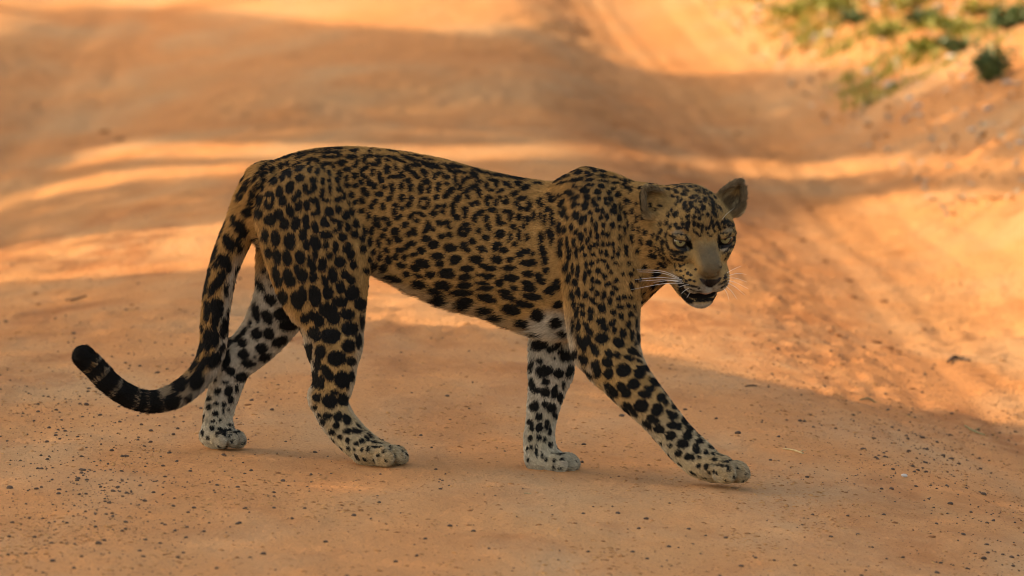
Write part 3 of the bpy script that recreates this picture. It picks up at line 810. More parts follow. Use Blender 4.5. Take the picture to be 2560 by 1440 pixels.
 (220,250,56,40,0),(330,275,60,22,-25),(390,300,28,24,0),(430,335,50,40,-20),(480,310,24,30,0),(215,380,24,20,0),(335,358,14,10,0),(155,410,18,40,0),(255,455,60,44,-5),(365,475,40,34,0),(450,455,26,50,20),(265,540,30,24,0),(160,560,20,44,-10),(195,605,44,22,20),(265,620,34,36,0),(335,620,24,50,10),(375,660,22,36,0),(405,560,14,30,0),(190,730,22,44,0),(155,735,18,26,0),(258,715,22,26,0),(310,745,34,34,-20),(335,800,18,24,0),(215,815,24,30,0),(145,855,24,18,0),(155,900,20,24,0),(215,900,26,34,20),(275,880,18,40,0),(295,930,14,30,0),
 (145,980,16,16,0),(213,980,18,22,0),(258,993,14,20,0),(295,1030,16,20,0),(150,1050,14,20,0),(190,1080,12,46,0),(125,1060,10,16,0),(230,1115,10,30,0),(260,1155,12,16,0),(325,1165,12,12,0),(320,1110,26,8,10),(365,1110,24,8,0),(320,1215,8,16,0),(380,1150,14,8,0)]),
((480, 600), 2.4, [(680,465,26,28,0),(735,450,36,28,30),(765,485,28,30,0),(820,420,54,44,20),(850,465,40,34,30),(930,440,40,30,0),(730,550,36,30,0),(750,580,24,22,0),(835,570,54,44,0),(948,525,46,40,0),(1018,480,14,40,0),(1000,600,16,40,0),(705,635,20,30,0),(775,665,32,40,0),(870,705,50,42,0),(940,630,36,36,0),(955,722,26,24,0),(700,660,20,50,-10),(755,740,20,40,0),(820,795,50,26,55),(905,830,44,48,0),(740,830,26,50,-5),(960,810,12,34,0),(780,850,18,40,0),(858,908,22,16,0),(935,875,10,12,0),(755,940,24,26,0),(830,960,42,38,10),(908,950,32,34,0),
 (815,1048,24,18,0),(878,1055,26,26,30),(930,1075,22,30,-20),(865,1108,20,20,0),(785,1080,16,20,0),(835,1145,20,16,0),(928,1140,22,16,0),(985,1140,30,14,10),(1000,1110,30,8,45),(885,1178,12,12,0),(933,1197,14,14,0),(985,1218,14,12,0),(1018,1200,16,14,0),(1050,1185,20,9,45),(1065,1170,30,8,50),(1018,1255,10,12,0),(1052,1255,9,14,0),(1090,1212,14,9,30),(1095,1240,30,6,0),(972,1250,8,8,0),(1115,1290,9,8,0),(1210,1290,6,8,0),(1185,1245,8,10,0),(740,1000,18,12,0),(765,1045,14,12,0),
 (375,435,18,50,-10),(440,462,44,24,55),(465,355,34,28,30),(545,435,60,36,-15),(575,505,52,34,-15),(380,562,30,30,0),(450,560,30,34,0),(520,605,44,26,-20),(300,550,30,12,-50),(340,495,8,20,0),(262,590,26,14,-50),(292,615,28,26,0),(410,652,34,32,0),(300,687,32,28,0),(330,740,40,22,5),(428,705,38,20,-25),(370,703,10,8,0),(195,725,22,56,10),(222,785,24,26,0),(285,820,36,26,-25),(210,620,30,12,-50),(130,830,8,24,0),(180,855,12,9,0),(200,858,10,9,0),(142,905,18,18,0),(207,905,22,34,15),(255,890,10,20,0),(92,950,14,14,0),(135,983,14,12,0),(180,988,12,18,0),(88,1003,14,16,0),(218,965,14,20,20),(128,1042,18,14,0),(205,1018,8,12,0),(175,1030,6,12,0),(112,1090,14,9,0),(155,1085,6,10,0),(108,1132,12,16,0),(155,1145,18,14,30),(180,1160,12,22,0),(215,1110,14,6,0),(205,1145,12,8,-20),(240,1125,10,7,0),(235,1160,20,7,0),(140,1165,16,6,0),(128,1185,10,7,0),(262,1150,8,7,0),(210,1180,8,8,0)]),
]
def irregular(u, v, a, b, g, k):
    """a marking with an uneven outline: the patch and one or two lobes"""
    mark(u, v, a * k, b * k, g)
    if min(a, b) > 4.5:
        for _ in range(2):
            t = random.uniform(0, 6.28)
            x, y = 0.55 * a * math.cos(t), 0.55 * b * math.sin(t)
            c, s = math.cos(R(g)), math.sin(R(g))
            mark(u + x * c - y * s, v + x * s + y * c, a * k * 0.55, b * k * 0.55, g + random.uniform(-20, 20))
for (ox, oy), zf, lst in SIDE_MARKS:
    for x, y, a, b, g in lst:
        kk = {(900, 380): 1.09, (580, 340): 1.12, (1280, 380): 1.10}.get((ox, oy), 1.14)
        irregular(ox + x / zf, oy + y / zf, a / zf, b / zf, g, kk)
HAND = SPOT.copy()

# --- the rest of the coat: scattered rosettes and spots: spacing (sp), size (sz), rosette share (ro), stretch along the fur (st)
sp = np.full(NV, 60.0); sz = np.full(NV, 25.0); ro = np.ones(NV); st = np.ones(NV)
def field(z, a, b, c, d):
    global sp, sz, ro, st
    t = np.clip(z, 0, 1)
    sp = sp * (1 - t) + a * t; sz = sz * (1 - t) + b * t; ro = ro * (1 - t) + c * t; st = st * (1 - t) + d * t
field(smooth(640, 720, V) * ZW['torso'], 46, 16.5, 0.12, 1.65)
field(smooth(0.62, 0.92, -VN[:, 1]) * np.clip(ZW['torso'] + ZW['neck'], 0, 1), 33, 12, 0.0, 2.2)
field(smooth(60, 140, np.abs(U - 1130)) * 0 + ZW['torso'] * smooth(1290, 1380, U), 42, 15, 0.35, 1.1)
field(ZW['torso'] * smooth(960, 860, U), 48, 17.5, 0.45, 1.1)
field(np.clip(ZW['neck'] * 1.3, 0, 1), 35, 11.0, 0.12, 1.25)
field(np.clip(ZW['shoulder'] * 1.3, 0, 1), 39, 13, 0.25, 1.3)
field(ZW['upper'] * (U < 1150), 47, 17.5, 0.22, 1.15)
field(ZW['upper'] * (U > 1150), 36, 12.0, 0.08, 1.35)
field(np.clip(ZW['upper'] + ZW['lower'], 0, 1) * smooth(700, 800, V), 50, 18.0, 0.0, 1.2)
field(ZW['lower'] * smooth(960, 1070, V), 37, 12.5, 0, 1.15)
field(ZW['lower'] * smooth(1060, 1110, V), 27, 8.0, 0, 1.1)
field(ZW['paw'], 23, 5.0, 0, 1.0)
field(headw, 22, 7.0, 0, 1.2)
field(ZW['tail'], 38, 13.5, 0, 1.5)
cand = RNG.permutation(NV)[:90000]
cells = {}
G0 = 64.0
acc = []
skip = ((headw > 0.45) & (VN[:, 2] < 0.15)) | (ZW['ear'] > 0.25) | ((ZW['tail'] > 0.5) & (V > 900)) | ((ZW['muzzle'] + ZW['chin']) > 0.3)
for i in cand.tolist():
    if skip[i] or (HAND[i] < (sp[i] * (0.22 if ZW['tail'][i] > 0.4 else 0.40) if VN[i, 1] > -0.80 else 4.5) and HAND[i] < 39):
        continue
    p = VP[i]; r = sp[i] * 0.90
    a = (int(p[0] // G0), int(p[1] // G0), int(p[2] // G0))
    ok = True
    for dx in (-1, 0, 1):
        for dy in (-1, 0, 1):
            for dz in (-1, 0, 1):
                for (q, rq) in cells.get((a[0] + dx, a[1] + dy, a[2] + dz), ()):
                    e = p - q
                    if e[0] * e[0] + e[1] * e[1] + e[2] * e[2] < (0.5 * (r + rq)) ** 2:
                        ok = False; break
                if not ok: break
            if not ok: break
        if not ok: break
    if ok:
        cells.setdefault(a, []).append((p, r)); acc.append(i)
ROS = np.zeros(NV)
for i in acc:
    n, t = VN[i], FLOW[i]
    b = np.cross(n, t)
    s = sz[i] * random.uniform(0.86, 1.14)
    e = st[i] ** 0.5
    c = VP[i]
    if random.random() < ro[i]:
        nb = random.choice((3, 4, 4, 5))
        a0 = random.uniform(0, 6.28)
        gap = random.random() < 0.55
        rr = s * 0.80
        for j in range(nb):
            if gap and j == 0 and nb > 3:
                continue
            a = a0 + (j + random.uniform(-.16, .16)) * 2 * math.pi / nb
            off = t * math.cos(a) * rr * e + b * math.sin(a) * rr / e
            tt = -t * math.sin(a) * e + b * math.cos(a) / e
            tt /= np.linalg.norm(tt)
            k = random.uniform(0.82, 1.2)
            blob(c + off, tt, np.cross(n, tt), s * 0.47 * k * 4.4 / nb, s * 0.33 * random.uniform(.85, 1.15))
        ids = near_ids(c, s * 0.8)
        ROS[ids] = np.maximum(ROS[ids], 1)
    else:
        ang = random.gauss(0, 0.35)
        t2 = t * math.cos(ang) + b * math.sin(ang)
        b2 = np.cross(n, t2)
        blob(c, t2, b2, s * 0.78 * e, s * 0.78 / e)
        for _ in range(random.choice((1, 1, 2))):          # uneven outline: a lobe or two
            a = random.uniform(0, 6.28)
            blob(c + (t2 * math.cos(a) * e + b2 * math.sin(a) / e) * s * 0.55, t2, b2, s * 0.5 * e, s * 0.45 / e)
col *= (1 - 0.16 * ROS)[:, None]

# --- markings of the face (read off in a 3.79 times enlargement)
FACE = [(565, 240, 27, 14, 0), (660, 225, 25, 13, 5), (635, 262, 24, 15, 0), (500, 215, 34, 15, 15), (600, 190, 40, 13, 0), (700, 185, 30, 10, 10), (775, 232, 32, 11, 10), (832, 250, 22, 11, 20), (880, 250, 24, 10, 20), (930, 256, 18, 8, 20),
        (540, 165, 40, 10, 0), (640, 152, 50, 9, 5), (440, 160, 40, 10, -10), (760, 190, 30, 8, 15), (820, 215, 30, 8, 20), (560, 215, 12, 8, 0), (515, 275, 26, 13, 15), (570, 285, 20, 9, 0),
        (605, 315, 26, 13, -50), (636, 340, 28, 13, -50), (640, 378, 33, 16, -52), (668, 410, 27, 16, -40), (560, 348, 24, 9, -65), (710, 290, 30, 13, 0), (745, 275, 22, 10, 0), (695, 345, 22, 16, 50), (735, 325, 14, 12, 0), (770, 300, 20, 10, -20), (785, 335, 20, 10, 10),
        (828, 325, 20, 13, 50), (835, 300, 20, 11, 45), (885, 300, 38, 11, 50), (925, 290, 24, 9, 40), (905, 345, 40, 11, 50), (900, 385, 42, 13, 50), (935, 365, 34, 9, 50), (975, 400, 24, 9, 60), (700, 375, 24, 15, 55), (745, 395, 24, 11, 30), (810, 390, 26, 18, -60), (780, 365, 16, 8, 0), (765, 430, 10, 20, 0),
        (912, 448, 38, 17, 50), (850, 455, 18, 16, 0), (800, 455, 14, 9, 0), (880, 480, 12, 12, 0), (665, 467, 28, 17, -50), (550, 447, 36, 20, -52), (515, 412, 20, 12, -50), (486, 467, 18, 10, -65), (588, 478, 12, 8, 30), (608, 492, 9, 6, 0), (725, 472, 20, 14, -50), (772, 485, 20, 14, 70), (740, 430, 12, 14, 0),
        (470, 535, 22, 15, -55), (505, 560, 24, 12, -60), (415, 548, 17, 12, -40), (545, 548, 20, 13, -40), (575, 575, 26, 14, 20), (615, 545, 20, 13, -60), (625, 580, 22, 8, 10), (664, 545, 44, 18, -75), (660, 590, 22, 8, 70), (722, 538, 24, 14, 85), (765, 556, 24, 16, 80), (722, 598, 17, 11, 80), (803, 560, 22, 13, 90), (835, 578, 26, 11, 90), (797, 603, 22, 11, 90),
        (890, 520, 34, 14, -60), (905, 560, 24, 12, -70), (866, 570, 24, 10, -80), (945, 545, 44, 14, 65), (965, 585, 20, 8, 65), (1000, 530, 28, 18, 0), (1040, 515, 30, 14, 20), (1050, 555, 24, 12, 40), (1005, 570, 14, 12, 0), (750, 632, 20, 12, 60), (780, 650, 10, 8, 0), (880, 652, 18, 9, 0), (915, 605, 14, 9, -60), (850, 625, 10, 8, 0), (1085, 545, 24, 14, 80), (1105, 690, 26, 8, 80), (1100, 600, 20, 6, 80),
        (412, 615, 22, 15, -65), (385, 670, 26, 14, -75), (430, 712, 34, 15, 80), (462, 645, 24, 10, -80), (345, 655, 26, 7, -75), (328, 705, 30, 6, 90), (365, 755, 28, 9, 85), (398, 775, 22, 9, 75), (330, 800, 22, 8, 85), (438, 790, 32, 11, 65), (480, 755, 28, 10, 70), (470, 700, 18, 8, 80), (405, 815, 20, 10, 70), (360, 835, 22, 10, 75), (440, 858, 20, 10, 60), (490, 872, 28, 9, 50), (530, 860, 24, 8, 45),
        (520, 790, 28, 12, 35), (570, 805, 28, 16, 15), (620, 800, 26, 14, -15), (545, 835, 20, 10, 30), (600, 845, 24, 9, 0), (580, 872, 22, 10, 15), (640, 850, 18, 9, -30), (615, 880, 16, 8, 0), (420, 912, 24, 13, 35), (465, 905, 20, 9, 55), (392, 950, 14, 11, 0), (547, 932, 17, 9, 80), (590, 930, 18, 12, 50), (630, 916, 14, 9, -40), (662, 905, 11, 7, 0), (560, 970, 16, 9, 30), (595, 975, 14, 9, 0), (660, 1000, 15, 13, 90), (690, 1018, 13, 9, 0), (735, 965, 12, 10, 90), (640, 965, 9, 7, 0), (625, 1020, 10, 8, 20),
        (600, 1042, 34, 12, 20), (648, 1070, 20, 9, 15), (680, 1062, 14, 9, 20), (725, 1072, 17, 9, 20), (640, 1098, 40, 9, 18), (720, 1124, 46, 7, 10), (780, 1140, 20, 5, 0), (690, 1150, 34, 6, 10), (760, 1170, 40, 5, 3),
        (1010, 1045, 26, 9, -40), (1000, 1080, 34, 9, -25), (965, 1105, 30, 6, -25), (1020, 1010, 14, 7, -60), (1020, 1110, 16, 8, -50), (985, 1130, 20, 5, -30), (975, 945, 10, 8, 0), (1015, 860, 14, 6, -60), (1060, 760, 30, 10, -40), (1040, 820, 22, 9, -40), (1090, 750, 16, 8, -60), (1010, 800, 22, 8, -30), (985, 760, 12, 8, 0), (1070, 700, 24, 9, -35), (1095, 660, 12, 7, -60)]
# dark rims and corners of the eyes
FACE += [(520, 655, 30, 8, 12), (560, 720, 34, 9, 42), (620, 742, 30, 9, 15), (672, 722, 34, 22, 55), (695, 760, 16, 10, 70), (545, 690, 12, 24, -10), (600, 640, 44, 7, 8), (655, 672, 22, 10, 50),
         (958, 680, 12, 34, 0), (985, 715, 34, 10, -5), (1040, 690, 30, 10, -45), (1060, 640, 26, 9, -35), (1000, 628, 42, 8, -8), (960, 740, 9, 30, 0)]
# lips: black corner, mouth line
FACE += [(598, 1100, 42, 20, 65), (620, 1160, 44, 28, 60), (655, 1220, 40, 28, 50), (690, 1260, 30, 16, 30), (680, 1195, 30, 18, 20), (930, 1225, 16, 34, 10), (830, 1250, 110, 16, -3)]
for x, y, a, b, g in FACE:
    mark(1540 + x / 3.79, 420 + y / 3.79, a / 3.79 * 1.15, b / 3.79 * 1.28, g)

# --- tail (read off in a 2.4 times enlargement from 140, 540): blotches, then rings towards the tip
TAILM = [(1105, 55, 45, 36, 80), (1035, 150, 55, 34, 80), (985, 70, 60, 20, 110), (1085, 160, 30, 26, 80), (945, 210, 60, 18, 105), (1010, 265, 48, 36, 110), (955, 285, 26, 18, 100), (1030, 310, 36, 16, 110), (905, 340, 60, 18, 100), (965, 390, 44, 30, 110), (925, 440, 40, 22, 100), (1010, 430, 40, 16, 100),
         (890, 430, 40, 14, 95), (960, 555, 68, 38, 100), (895, 560, 80, 16, 88), (1000, 650, 60, 22, 100), (915, 545, 36, 20, 95), (940, 720, 66, 30, 85), (900, 740, 80, 24, 88), (985, 690, 40, 20, 95), (855, 800, 60, 20, 110), (940, 855, 60, 38, 120), (870, 890, 60, 24, 115), (825, 890, 46, 16, 115), (840, 985, 60, 44, 120), (745, 1010, 60, 40, 130), (695, 1110, 58, 44, 150), (790, 1085, 24, 18, 140)]
for x, y, a, b, g in TAILM:
    mark(140 + x / 2.4, 540 + y / 2.4, a / 2.4, b / 2.4, g)
tq = spline(TAIL, 8)[:, :3]
tl = np.concatenate([[0], np.cumsum(np.linalg.norm(np.diff(tq, axis=0), axis=1))])
tid = np.flatnonzero(ZW['tail'] > 0.4)
ts = np.full(NV, -1.0)
for k in range(0, len(tid), 4000):
    q = tid[k:k + 4000]
    ts[q] = tl[np.argmin(((VP[q][:, None] - tq[None]) ** 2).sum(2), 1)]
def tail_s(x, y):
    p = np.array([140 + x / 2.4, 540 + y / 2.4])
    return tl[np.argmin(((tq[:, :2] - p) ** 2).sum(1))]
gaps = [(620, 1090, 3.0), (545, 1110, 4.0), (490, 1090, 4.5), (365, 1040, 6.5), (255, 985, 6.5), (180, 935, 4.0)]
ring = np.full(NV, -8.0)
s_start = tail_s(640, 1085)
for x, y, hw in gaps:
    g0 = tail_s(x, y)
    wob = 3.0 * noise3(VP / 11, 21)
    ring = np.maximum(ring, hw * 0.45 - np.abs(ts + wob - g0))
far = ts > s_start
SPOT[far] = np.minimum(ring[far], 8) - 0.5

SPOT += 1.3 * noise3(VP / 7.0, 9)
# ear backs are dark, rims too
for c, M, r in (EAR1, EAR2):
    l = (VP - c) @ M.T
    back = (ZW['ear'] > 0.35) & (VN @ M[2] < -0.1)
    SPOT[back & (l[:, 1] > -0.2 * r[1])] = -3
    blend(np.array([0.34, 0.27, 0.18]), smooth(-0.10, 0.05, l[:, 2] / r[2]) * smooth(0.35, 0.6, ZW['ear']) * smooth(-0.2, 0.3, l[:, 1] / r[1]) * 0.15)
SPOT = np.where((ZW['ear'] > 0.2) & (SPOT > -2.9), 8, SPOT)

# --- bare skin: nose pad, lips, inside of the mouth
nose_poly = np.array([(1741, 696), (1748, 694.5), (1758, 699), (1785, 697), (1795, 691.5), (1800, 693), (1796, 704), (1784, 714), (1773, 721), (1765, 721), (1755, 713), (1745, 704)])
def in_poly(u, v, poly):
    r = np.zeros(len(u), bool)
    for (x0, y0), (x1, y1) in zip(poly, np.roll(poly, -1, 0)):
        c = ((y0 > v) != (y1 > v)) & (u < (x1 - x0) * (v - y0) / (y1 - y0 + 1e-9) + x0)
        r ^= c
    return r
nose = in_poly(U, V, nose_poly) & (VN[:, 2] < 0.2) & (HL[:, 2] > 100)
def hdist(c, r, rot=None):
    M = HM if rot is None else np.array(rot) @ HM
    l = (VP - hl(*c)) @ M.T
    return np.sqrt(((l / np.array(r)) ** 2).sum(1))
mouth = np.clip(smooth(1.22, 1.08, hdist((0, -136, 104), (38, 9.5, 42), rx(-6))), 0, 1)
mouth = np.maximum(mouth, smooth(1.35, 1.1, np.minimum(hdist((-36, -124, 62), (9, 8, 46), rx(14)), hdist((36, -124, 62), (9, 8, 46), rx(14)))))
blend(np.array([0.012, 0.007, 0.006]), mouth)
lip = smooth(1.6, 1.25, hdist((2, -128, 118), (22, 9, 26))) * (1 - mouth) * (HL[:, 1] > -128)
blend(np.array([0.33, 0.17, 0.12]), lip * 0.75)
socket = np.zeros(NV)
for s in (-1, 1):
    socket = np.maximum(socket, smooth(1.18, 0.98, hdist((s * 59, -4, 82), (24, 14, 22), rz(s * 16))))
blend(np.array([0.012, 0.010, 0.009]), socket)
SPOT = np.where(mouth > 0.5, 6, SPOT)
col *= (1 - 0.20 * smooth(8, 2, SPOT) * np.clip(ZW['torso'] + ZW['upper'] + ZW['shoulder'], 0, 1))[:, None]
FURL = 10.0 + 0 * U
for z, l in (('torso', 9.5), ('neck', 9.5), ('shoulder', 8.5), ('upper', 9), ('lower', 7.5), ('paw', 7.5), ('tail', 13), ('head', 5.2), ('muzzle', 2.6), ('chin', 5), ('ear', 13)):
    FURL += (l - 10.0) * ZW[z]
FURL += 19 * belly + 6 * rear * ZW['upper'] + 6 * smooth(40, 15, np.hypot(U - 1640, V - 545)) * headw
FURL *= 1 - np.clip(mouth + nose + lip * 0.5 + socket, 0, 1) * 0.98
FURL = np.maximum(FURL, 0)

# ------------------------------------------------------------------ leopard: build
leopard = bpy.data.objects.new('leopard', None)
COL.objects.link(leopard)
base = lw(np.array([1280.0, 1175.0, 0.0]))
leopard.location = base
tag(leopard, 'spotted leopard walking across the sandy road with its head turned', 'leopard')
def child(o):
    o.parent = leopard
    o.location = (-base[0], -base[1], -base[2])
    return o

def coat_nodes(m):
    spot = m.attr('spot')
    coat = m.attr('coat', 'Color')
    co = m.coord()
    edge = m.math('ADD', spot, m.math('MULTIPLY', m.math('SUBTRACT', m.noise(260, 3, 0.6, co), 0.5), 5.0))
    mp = m.new('ShaderNodeMapRange')
    mp.interpolation_type = 'SMOOTHSTEP'
    m.link(edge, mp.inputs[0])
    mp.inputs[1].default_value = -1.4; mp.inputs[2].default_value = 1.4
    mp.inputs[3].default_value = 1.0; mp.inputs[4].default_value = 0.0
    fine = m.ramp(m.noise(420, 3, 0.7, co), [(0.3, (0.72, 0.72, 0.72)), (0.7, (1.12, 1.12, 1.12))])
    c = m.mix(1.0, coat, fine, 'MULTIPLY')
    return m.mix(mp.outputs[0], c, (0.007, 0.006, 0.0055))
hide = Nodes('leopard_coat', rough=0.75, spec=0.2)
hide.color(coat_nodes(hide))
hide.bump(hide.noise(300, 3, 0.7, hide.coord()), 0.25, 0.003)

def attach(me, ids=None):
    sel = slice(None) if ids is None else ids
    a = me.attributes.new('spot', 'FLOAT', 'POINT')
    a.data.foreach_set('value', SPOT[sel].astype(np.float32))
    a = me.attributes.new('coat', 'FLOAT_COLOR', 'POINT')
    a.data.foreach_set('color', np.concatenate([col[sel], np.ones((len(col[sel]), 1))], 1).astype(np.float32).ravel())

WP = lw(VP)
nose_face = nose[VQ].all(1)
me = quad_mesh('body', WP, VQ[~nose_face], hide.m)
attach(me)
body = bpy.data.objects.new('body', me)
COL.objects.link(body); child(body)
leather = Nodes('nose_leather', rough=0.5, spec=0.18)
leather.color(leather.ramp(leather.noise(160, 3, 0.6, leather.coord()), [(0.35, (0.008, 0.005, 0.004)), (0.7, (0.022, 0.012, 0.009))]))
vor = leather.new('ShaderNodeTexVoronoi'); vor.inputs['Scale'].default_value = 420
leather.link(leather.coord(), vor.inputs['Vector'])
leather.bump(vor.outputs['Distance'], 0.4, 0.001)
if nose_face.any():
    ids, inv = np.unique(VQ[nose_face], return_inverse=True)
    me = quad_mesh('nose', WP[ids] , inv.reshape(-1, 4), leather.m)
    o = bpy.data.objects.new('nose', me); COL.objects.link(o); child(o)
    o['label'] = 'dark leathery nose pad'

# --- eyes
def sphere_cap(c, r, axis, ang, rings=10, segs=28):
    axis = np.array(axis, float) / np.linalg.norm(axis)
    t = np.cross(axis, [0, 1, 0.1]); t /= np.linalg.norm(t)
    b = np.cross(axis, t)
    vs = [c + axis * r]; fs = []
    for i in range(1, rings + 1):
        a = ang * i / rings
        for j in range(segs):
            p = 2 * math.pi * j / segs
            vs.append(c + r * (axis * math.cos(a) + (t * math.cos(p) + b * math.sin(p)) * math.sin(a)))
    for j in range(segs):
        fs.append((0, 1 + (j + 1) % segs, 1 + j))
    for i in range(rings - 1):
        for j in range(segs):
            a, b2 = 1 + i * segs + j, 1 + i * segs + (j + 1) % segs
            fs.append((a, b2, b2 + segs, a + segs))
    return lw(np.array(vs)), fs
def glossy(name, c, rough=0.2):
    m = Nodes(name, rough=rough, spec=0.3)
    m.color(c)
    m.b.inputs['Coat Weight'].default_value = 0.15
    m.b.inputs['Coat Roughness'].default_value = 0.03
    return m
eye_dark = glossy('eye_dark', (0.02, 0.016, 0.012))
iris_mat = glossy('iris', (0.3, 0.3, 0.1))
iris_mat.color(iris_mat.ramp(iris_mat.noise(700, 3, 0.7, iris_mat.coord()), [(0.3, (0.11, 0.095, 0.042)), (0.7, (0.20, 0.175, 0.085))]))
pupil_mat = glossy('pupil', (0.004, 0.004, 0.004))
for s, e in zip((-1, 1), EYES):
    c = hl(*e)
    gaze = np.array([0.02 - 0.02 * s, 0.06, -1.0])
    vs, fs = sphere_cap(c, ER, gaze, math.pi * 0.98, 22, 30)
    eb = mesh_object('eye', vs, fs, eye_dark.m); child(eb)
    for nm, rr, an, mt in (('iris', ER * 1.012, R(37), iris_mat), ('pupil', ER * 1.022, R(12), pupil_mat)):
        vs, fs = sphere_cap(c, rr, gaze, an, 6, 30)
        o = mesh_object(nm, vs, fs, mt.m, eb)

# --- whiskers
whisk = Nodes('whisker_white', rough=0.4, spec=0.4)
whisk.color((0.72, 0.70, 0.66))
def whisker(pts, r0):
    q = spline([(*p, 0) for p in pts], 6)[:, :3]
    vs, fs = [], []
    for i, p in enumerate(q):
        t = q[min(i + 1, len(q) - 1)] - q[max(i - 1, 0)]
        t /= np.linalg.norm(t)
        a = np.cross(t, [0.3, 0.2, 1]); a /= np.linalg.norm(a); b = np.cross(t, a)
        rr = r0 * (1 - i / len(q)) ** 0.7 + 0.10
        vs += [p + rr * (a * math.cos(x) + b * math.sin(x)) for x in np.arange(4) * math.pi / 2]
        if i:
            k = 4 * (i - 1)
            fs += [(k + j, k + (j + 1) % 4, k + 4 + (j + 1) % 4, k + 4 + j) for j in range(4)]
    child(mesh_object('whisker', lw(np.array(vs)), fs, whisk.m))
WL = [((1694, 695), (1650, 678), (1588, 675), -70), ((1696, 698), (1650, 683), (1592, 680), -60), ((1700, 699), (1645, 694), (1583, 699), -70), ((1703, 703), (1650, 700), (1594, 703), -55), ((1706, 708), (1650, 710), (1574, 724), -60),
      ((1718, 712), (1706, 713), (1692, 718), -25), ((1719, 720), (1709, 725), (1698, 734), -20), ((1721, 731), (1717, 737), (1712, 745), -15), ((1700, 706), (1670, 702), (1630, 706), -50),
      ((1813, 682), (1828, 674), (1849, 665), 30), ((1814, 690), (1838, 684), (1861, 686), 35), ((1812, 700), (1838, 708), (1866, 722), 40), ((1811, 706), (1834, 718), (1858, 738), 35), ((1808, 714), (1824, 728), (1838, 748), 25), ((1803, 719), (1812, 732), (1818, 750), 10), ((1812, 695), (1836, 696), (1862, 705), 40),
      ((1800, 551), (1812, 536), (1829, 523), -35)]
for a, b, c, dw in WL:
    q = front_vertex(*a)
    w0 = W[q] if q is not None else -280
    whisker([(*a, w0 + 4), (*b, w0 + dw * 0.55), (*c, w0 + dw)], 0.55 if c[0] < 1760 else 0.36)

# --- fur
TRI = np.concatenate([VQ[:, [0, 1, 2]], VQ[:, [0, 2, 3]]])
ar = np.linalg.norm(np.cross(VP[TRI[:, 1]] - VP[TRI[:, 0]], VP[TRI[:, 2]] - VP[TRI[:, 0]]), axis=1)
dens = ar * (0.12 + np.clip(FURL[TRI[:, 0]] / 6, 0, 1)) * np.where(FURL[TRI].min(1) < 0.6, 0, 1) * (1 + 0.9 * headw[TRI[:, 0]] + 0.4 * low[TRI[:, 0]])
NH_ = 420000
pick = RNG.choice(len(TRI), NH_, p=dens / dens.sum())
b1, b2 = RNG.random(NH_), RNG.random(NH_)
fl = b1 + b2 > 1
b1[fl], b2[fl] = 1 - b1[fl], 1 - b2[fl]
bc = np.stack([1 - b1 - b2, b1, b2], 1)
def interp(A):
    v = A[TRI[pick]]
    return (v * (bc[:, :, None] if v.ndim == 3 else bc)).sum(1)
P0, N0, T0 = interp(VP), interp(VN), interp(FLOW)
N0 /= np.linalg.norm(N0, axis=1, keepdims=True)
T0 -= (T0 * N0).sum(1, keepdims=True) * N0
T0 /= np.linalg.norm(T0, axis=1, keepdims=True) + 1e-9
B0 = np.cross(N0, T0)
L0 = interp(FURL) * RNG.uniform(0.65, 1.25, NH_)
clump = noise3(P0 / 20, 31) * 0.35 + noise3(P0 / 8, 33) * 0.25
ang = RNG.normal(0, 0.20, NH_) + clump
T0 = T0 * np.cos(ang)[:, None] + B0 * np.sin(ang)[:, None]
lift = np.clip(RNG.normal(0.42, 0.13, NH_) + 0.12 * noise3(P0 / 12, 35) + 0.20 * interp(belly), 0.15, 1.0)
d0 = T0 * np.cos(lift)[:, None] + N0 * np.sin(lift)[:, None]
d1 = T0 * np.cos(lift * 0.45)[:, None] + N0 * np.sin(lift * 0.45)[:, None] + np.array([0, 0.10, 0])
pts = np.empty((NH_, 4, 3))
pts[:, 0] = P0 - N0 * 0.8
pts[:, 1] = P0 + d0 * (L0 * 0.35)[:, None]
pts[:, 2] = pts[:, 1] + (0.5 * d0 + 0.5 * d1) * (L0 * 0.35)[:, None]
pts[:, 3] = pts[:, 2] + d1 * (L0 * 0.3)[:, None]
S0 = interp(SPOT) + 2.0 * noise3(P0 / 3.0, 41) + RNG.normal(0, 0.7, NH_)
HC = interp(col) * RNG.uniform(0.66, 1.38, NH_)[:, None]
HC *= (1 + 0.16 * noise3(P0 / 9, 43) + 0.30 * noise3(P0 / 4.2, 44))[:, None]
dark = smooth(1.8, -0.8, S0)[:, None]
HC = HC * (1 - dark) + np.array([0.0065, 0.0058, 0.0053]) * RNG.uniform(0.6, 1.7, NH_)[:, None] * dark
hc = bpy.data.hair_curves.new('fur')
hc.add_curves([4] * NH_)
hc.attributes['position'].data.foreach_set('vector', lw(pts.reshape(-1, 3)).astype(np.float32).ravel())
ra = hc.attributes.get('radius') or hc.attributes.new('radius', 'FLOAT', 'POINT')
ra.data.foreach_set('value', np.tile(np.array([0.00042, 0.00040, 0.00030, 0.00006], np.float32), NH_))
ca = hc.attributes.new('hair_color', 'FLOAT_COLOR', 'CURVE')
ca.data.foreach_set('color', np.concatenate([np.clip(HC, 0, 1), np.ones((NH_, 1))], 1).astype(np.float32).ravel())
fur_mat = Nodes('leopard_fur', rough=0.5, spec=0.08)
fur_mat.link(fur_mat.attr('hair_color', 'Color'), fur_mat.b.inputs['Base Color'])
hc.materials.append(fur_mat.m)
fur = bpy.data.objects.new('fur', hc)
COL.objects.link(fur); child(fur)

# ------------------------------------------------------------------ trees beside the road: they stand left of the view and shade the animal
def to_view(x, y, z):
    d = np.stack([x, y, z], -1) - CAM
    dep = d @ FWD
    return 1280 + (d @ RGT) / dep * FOCUS * PPM, 720 - (d @ UPV) / dep * FOCUS * PPM

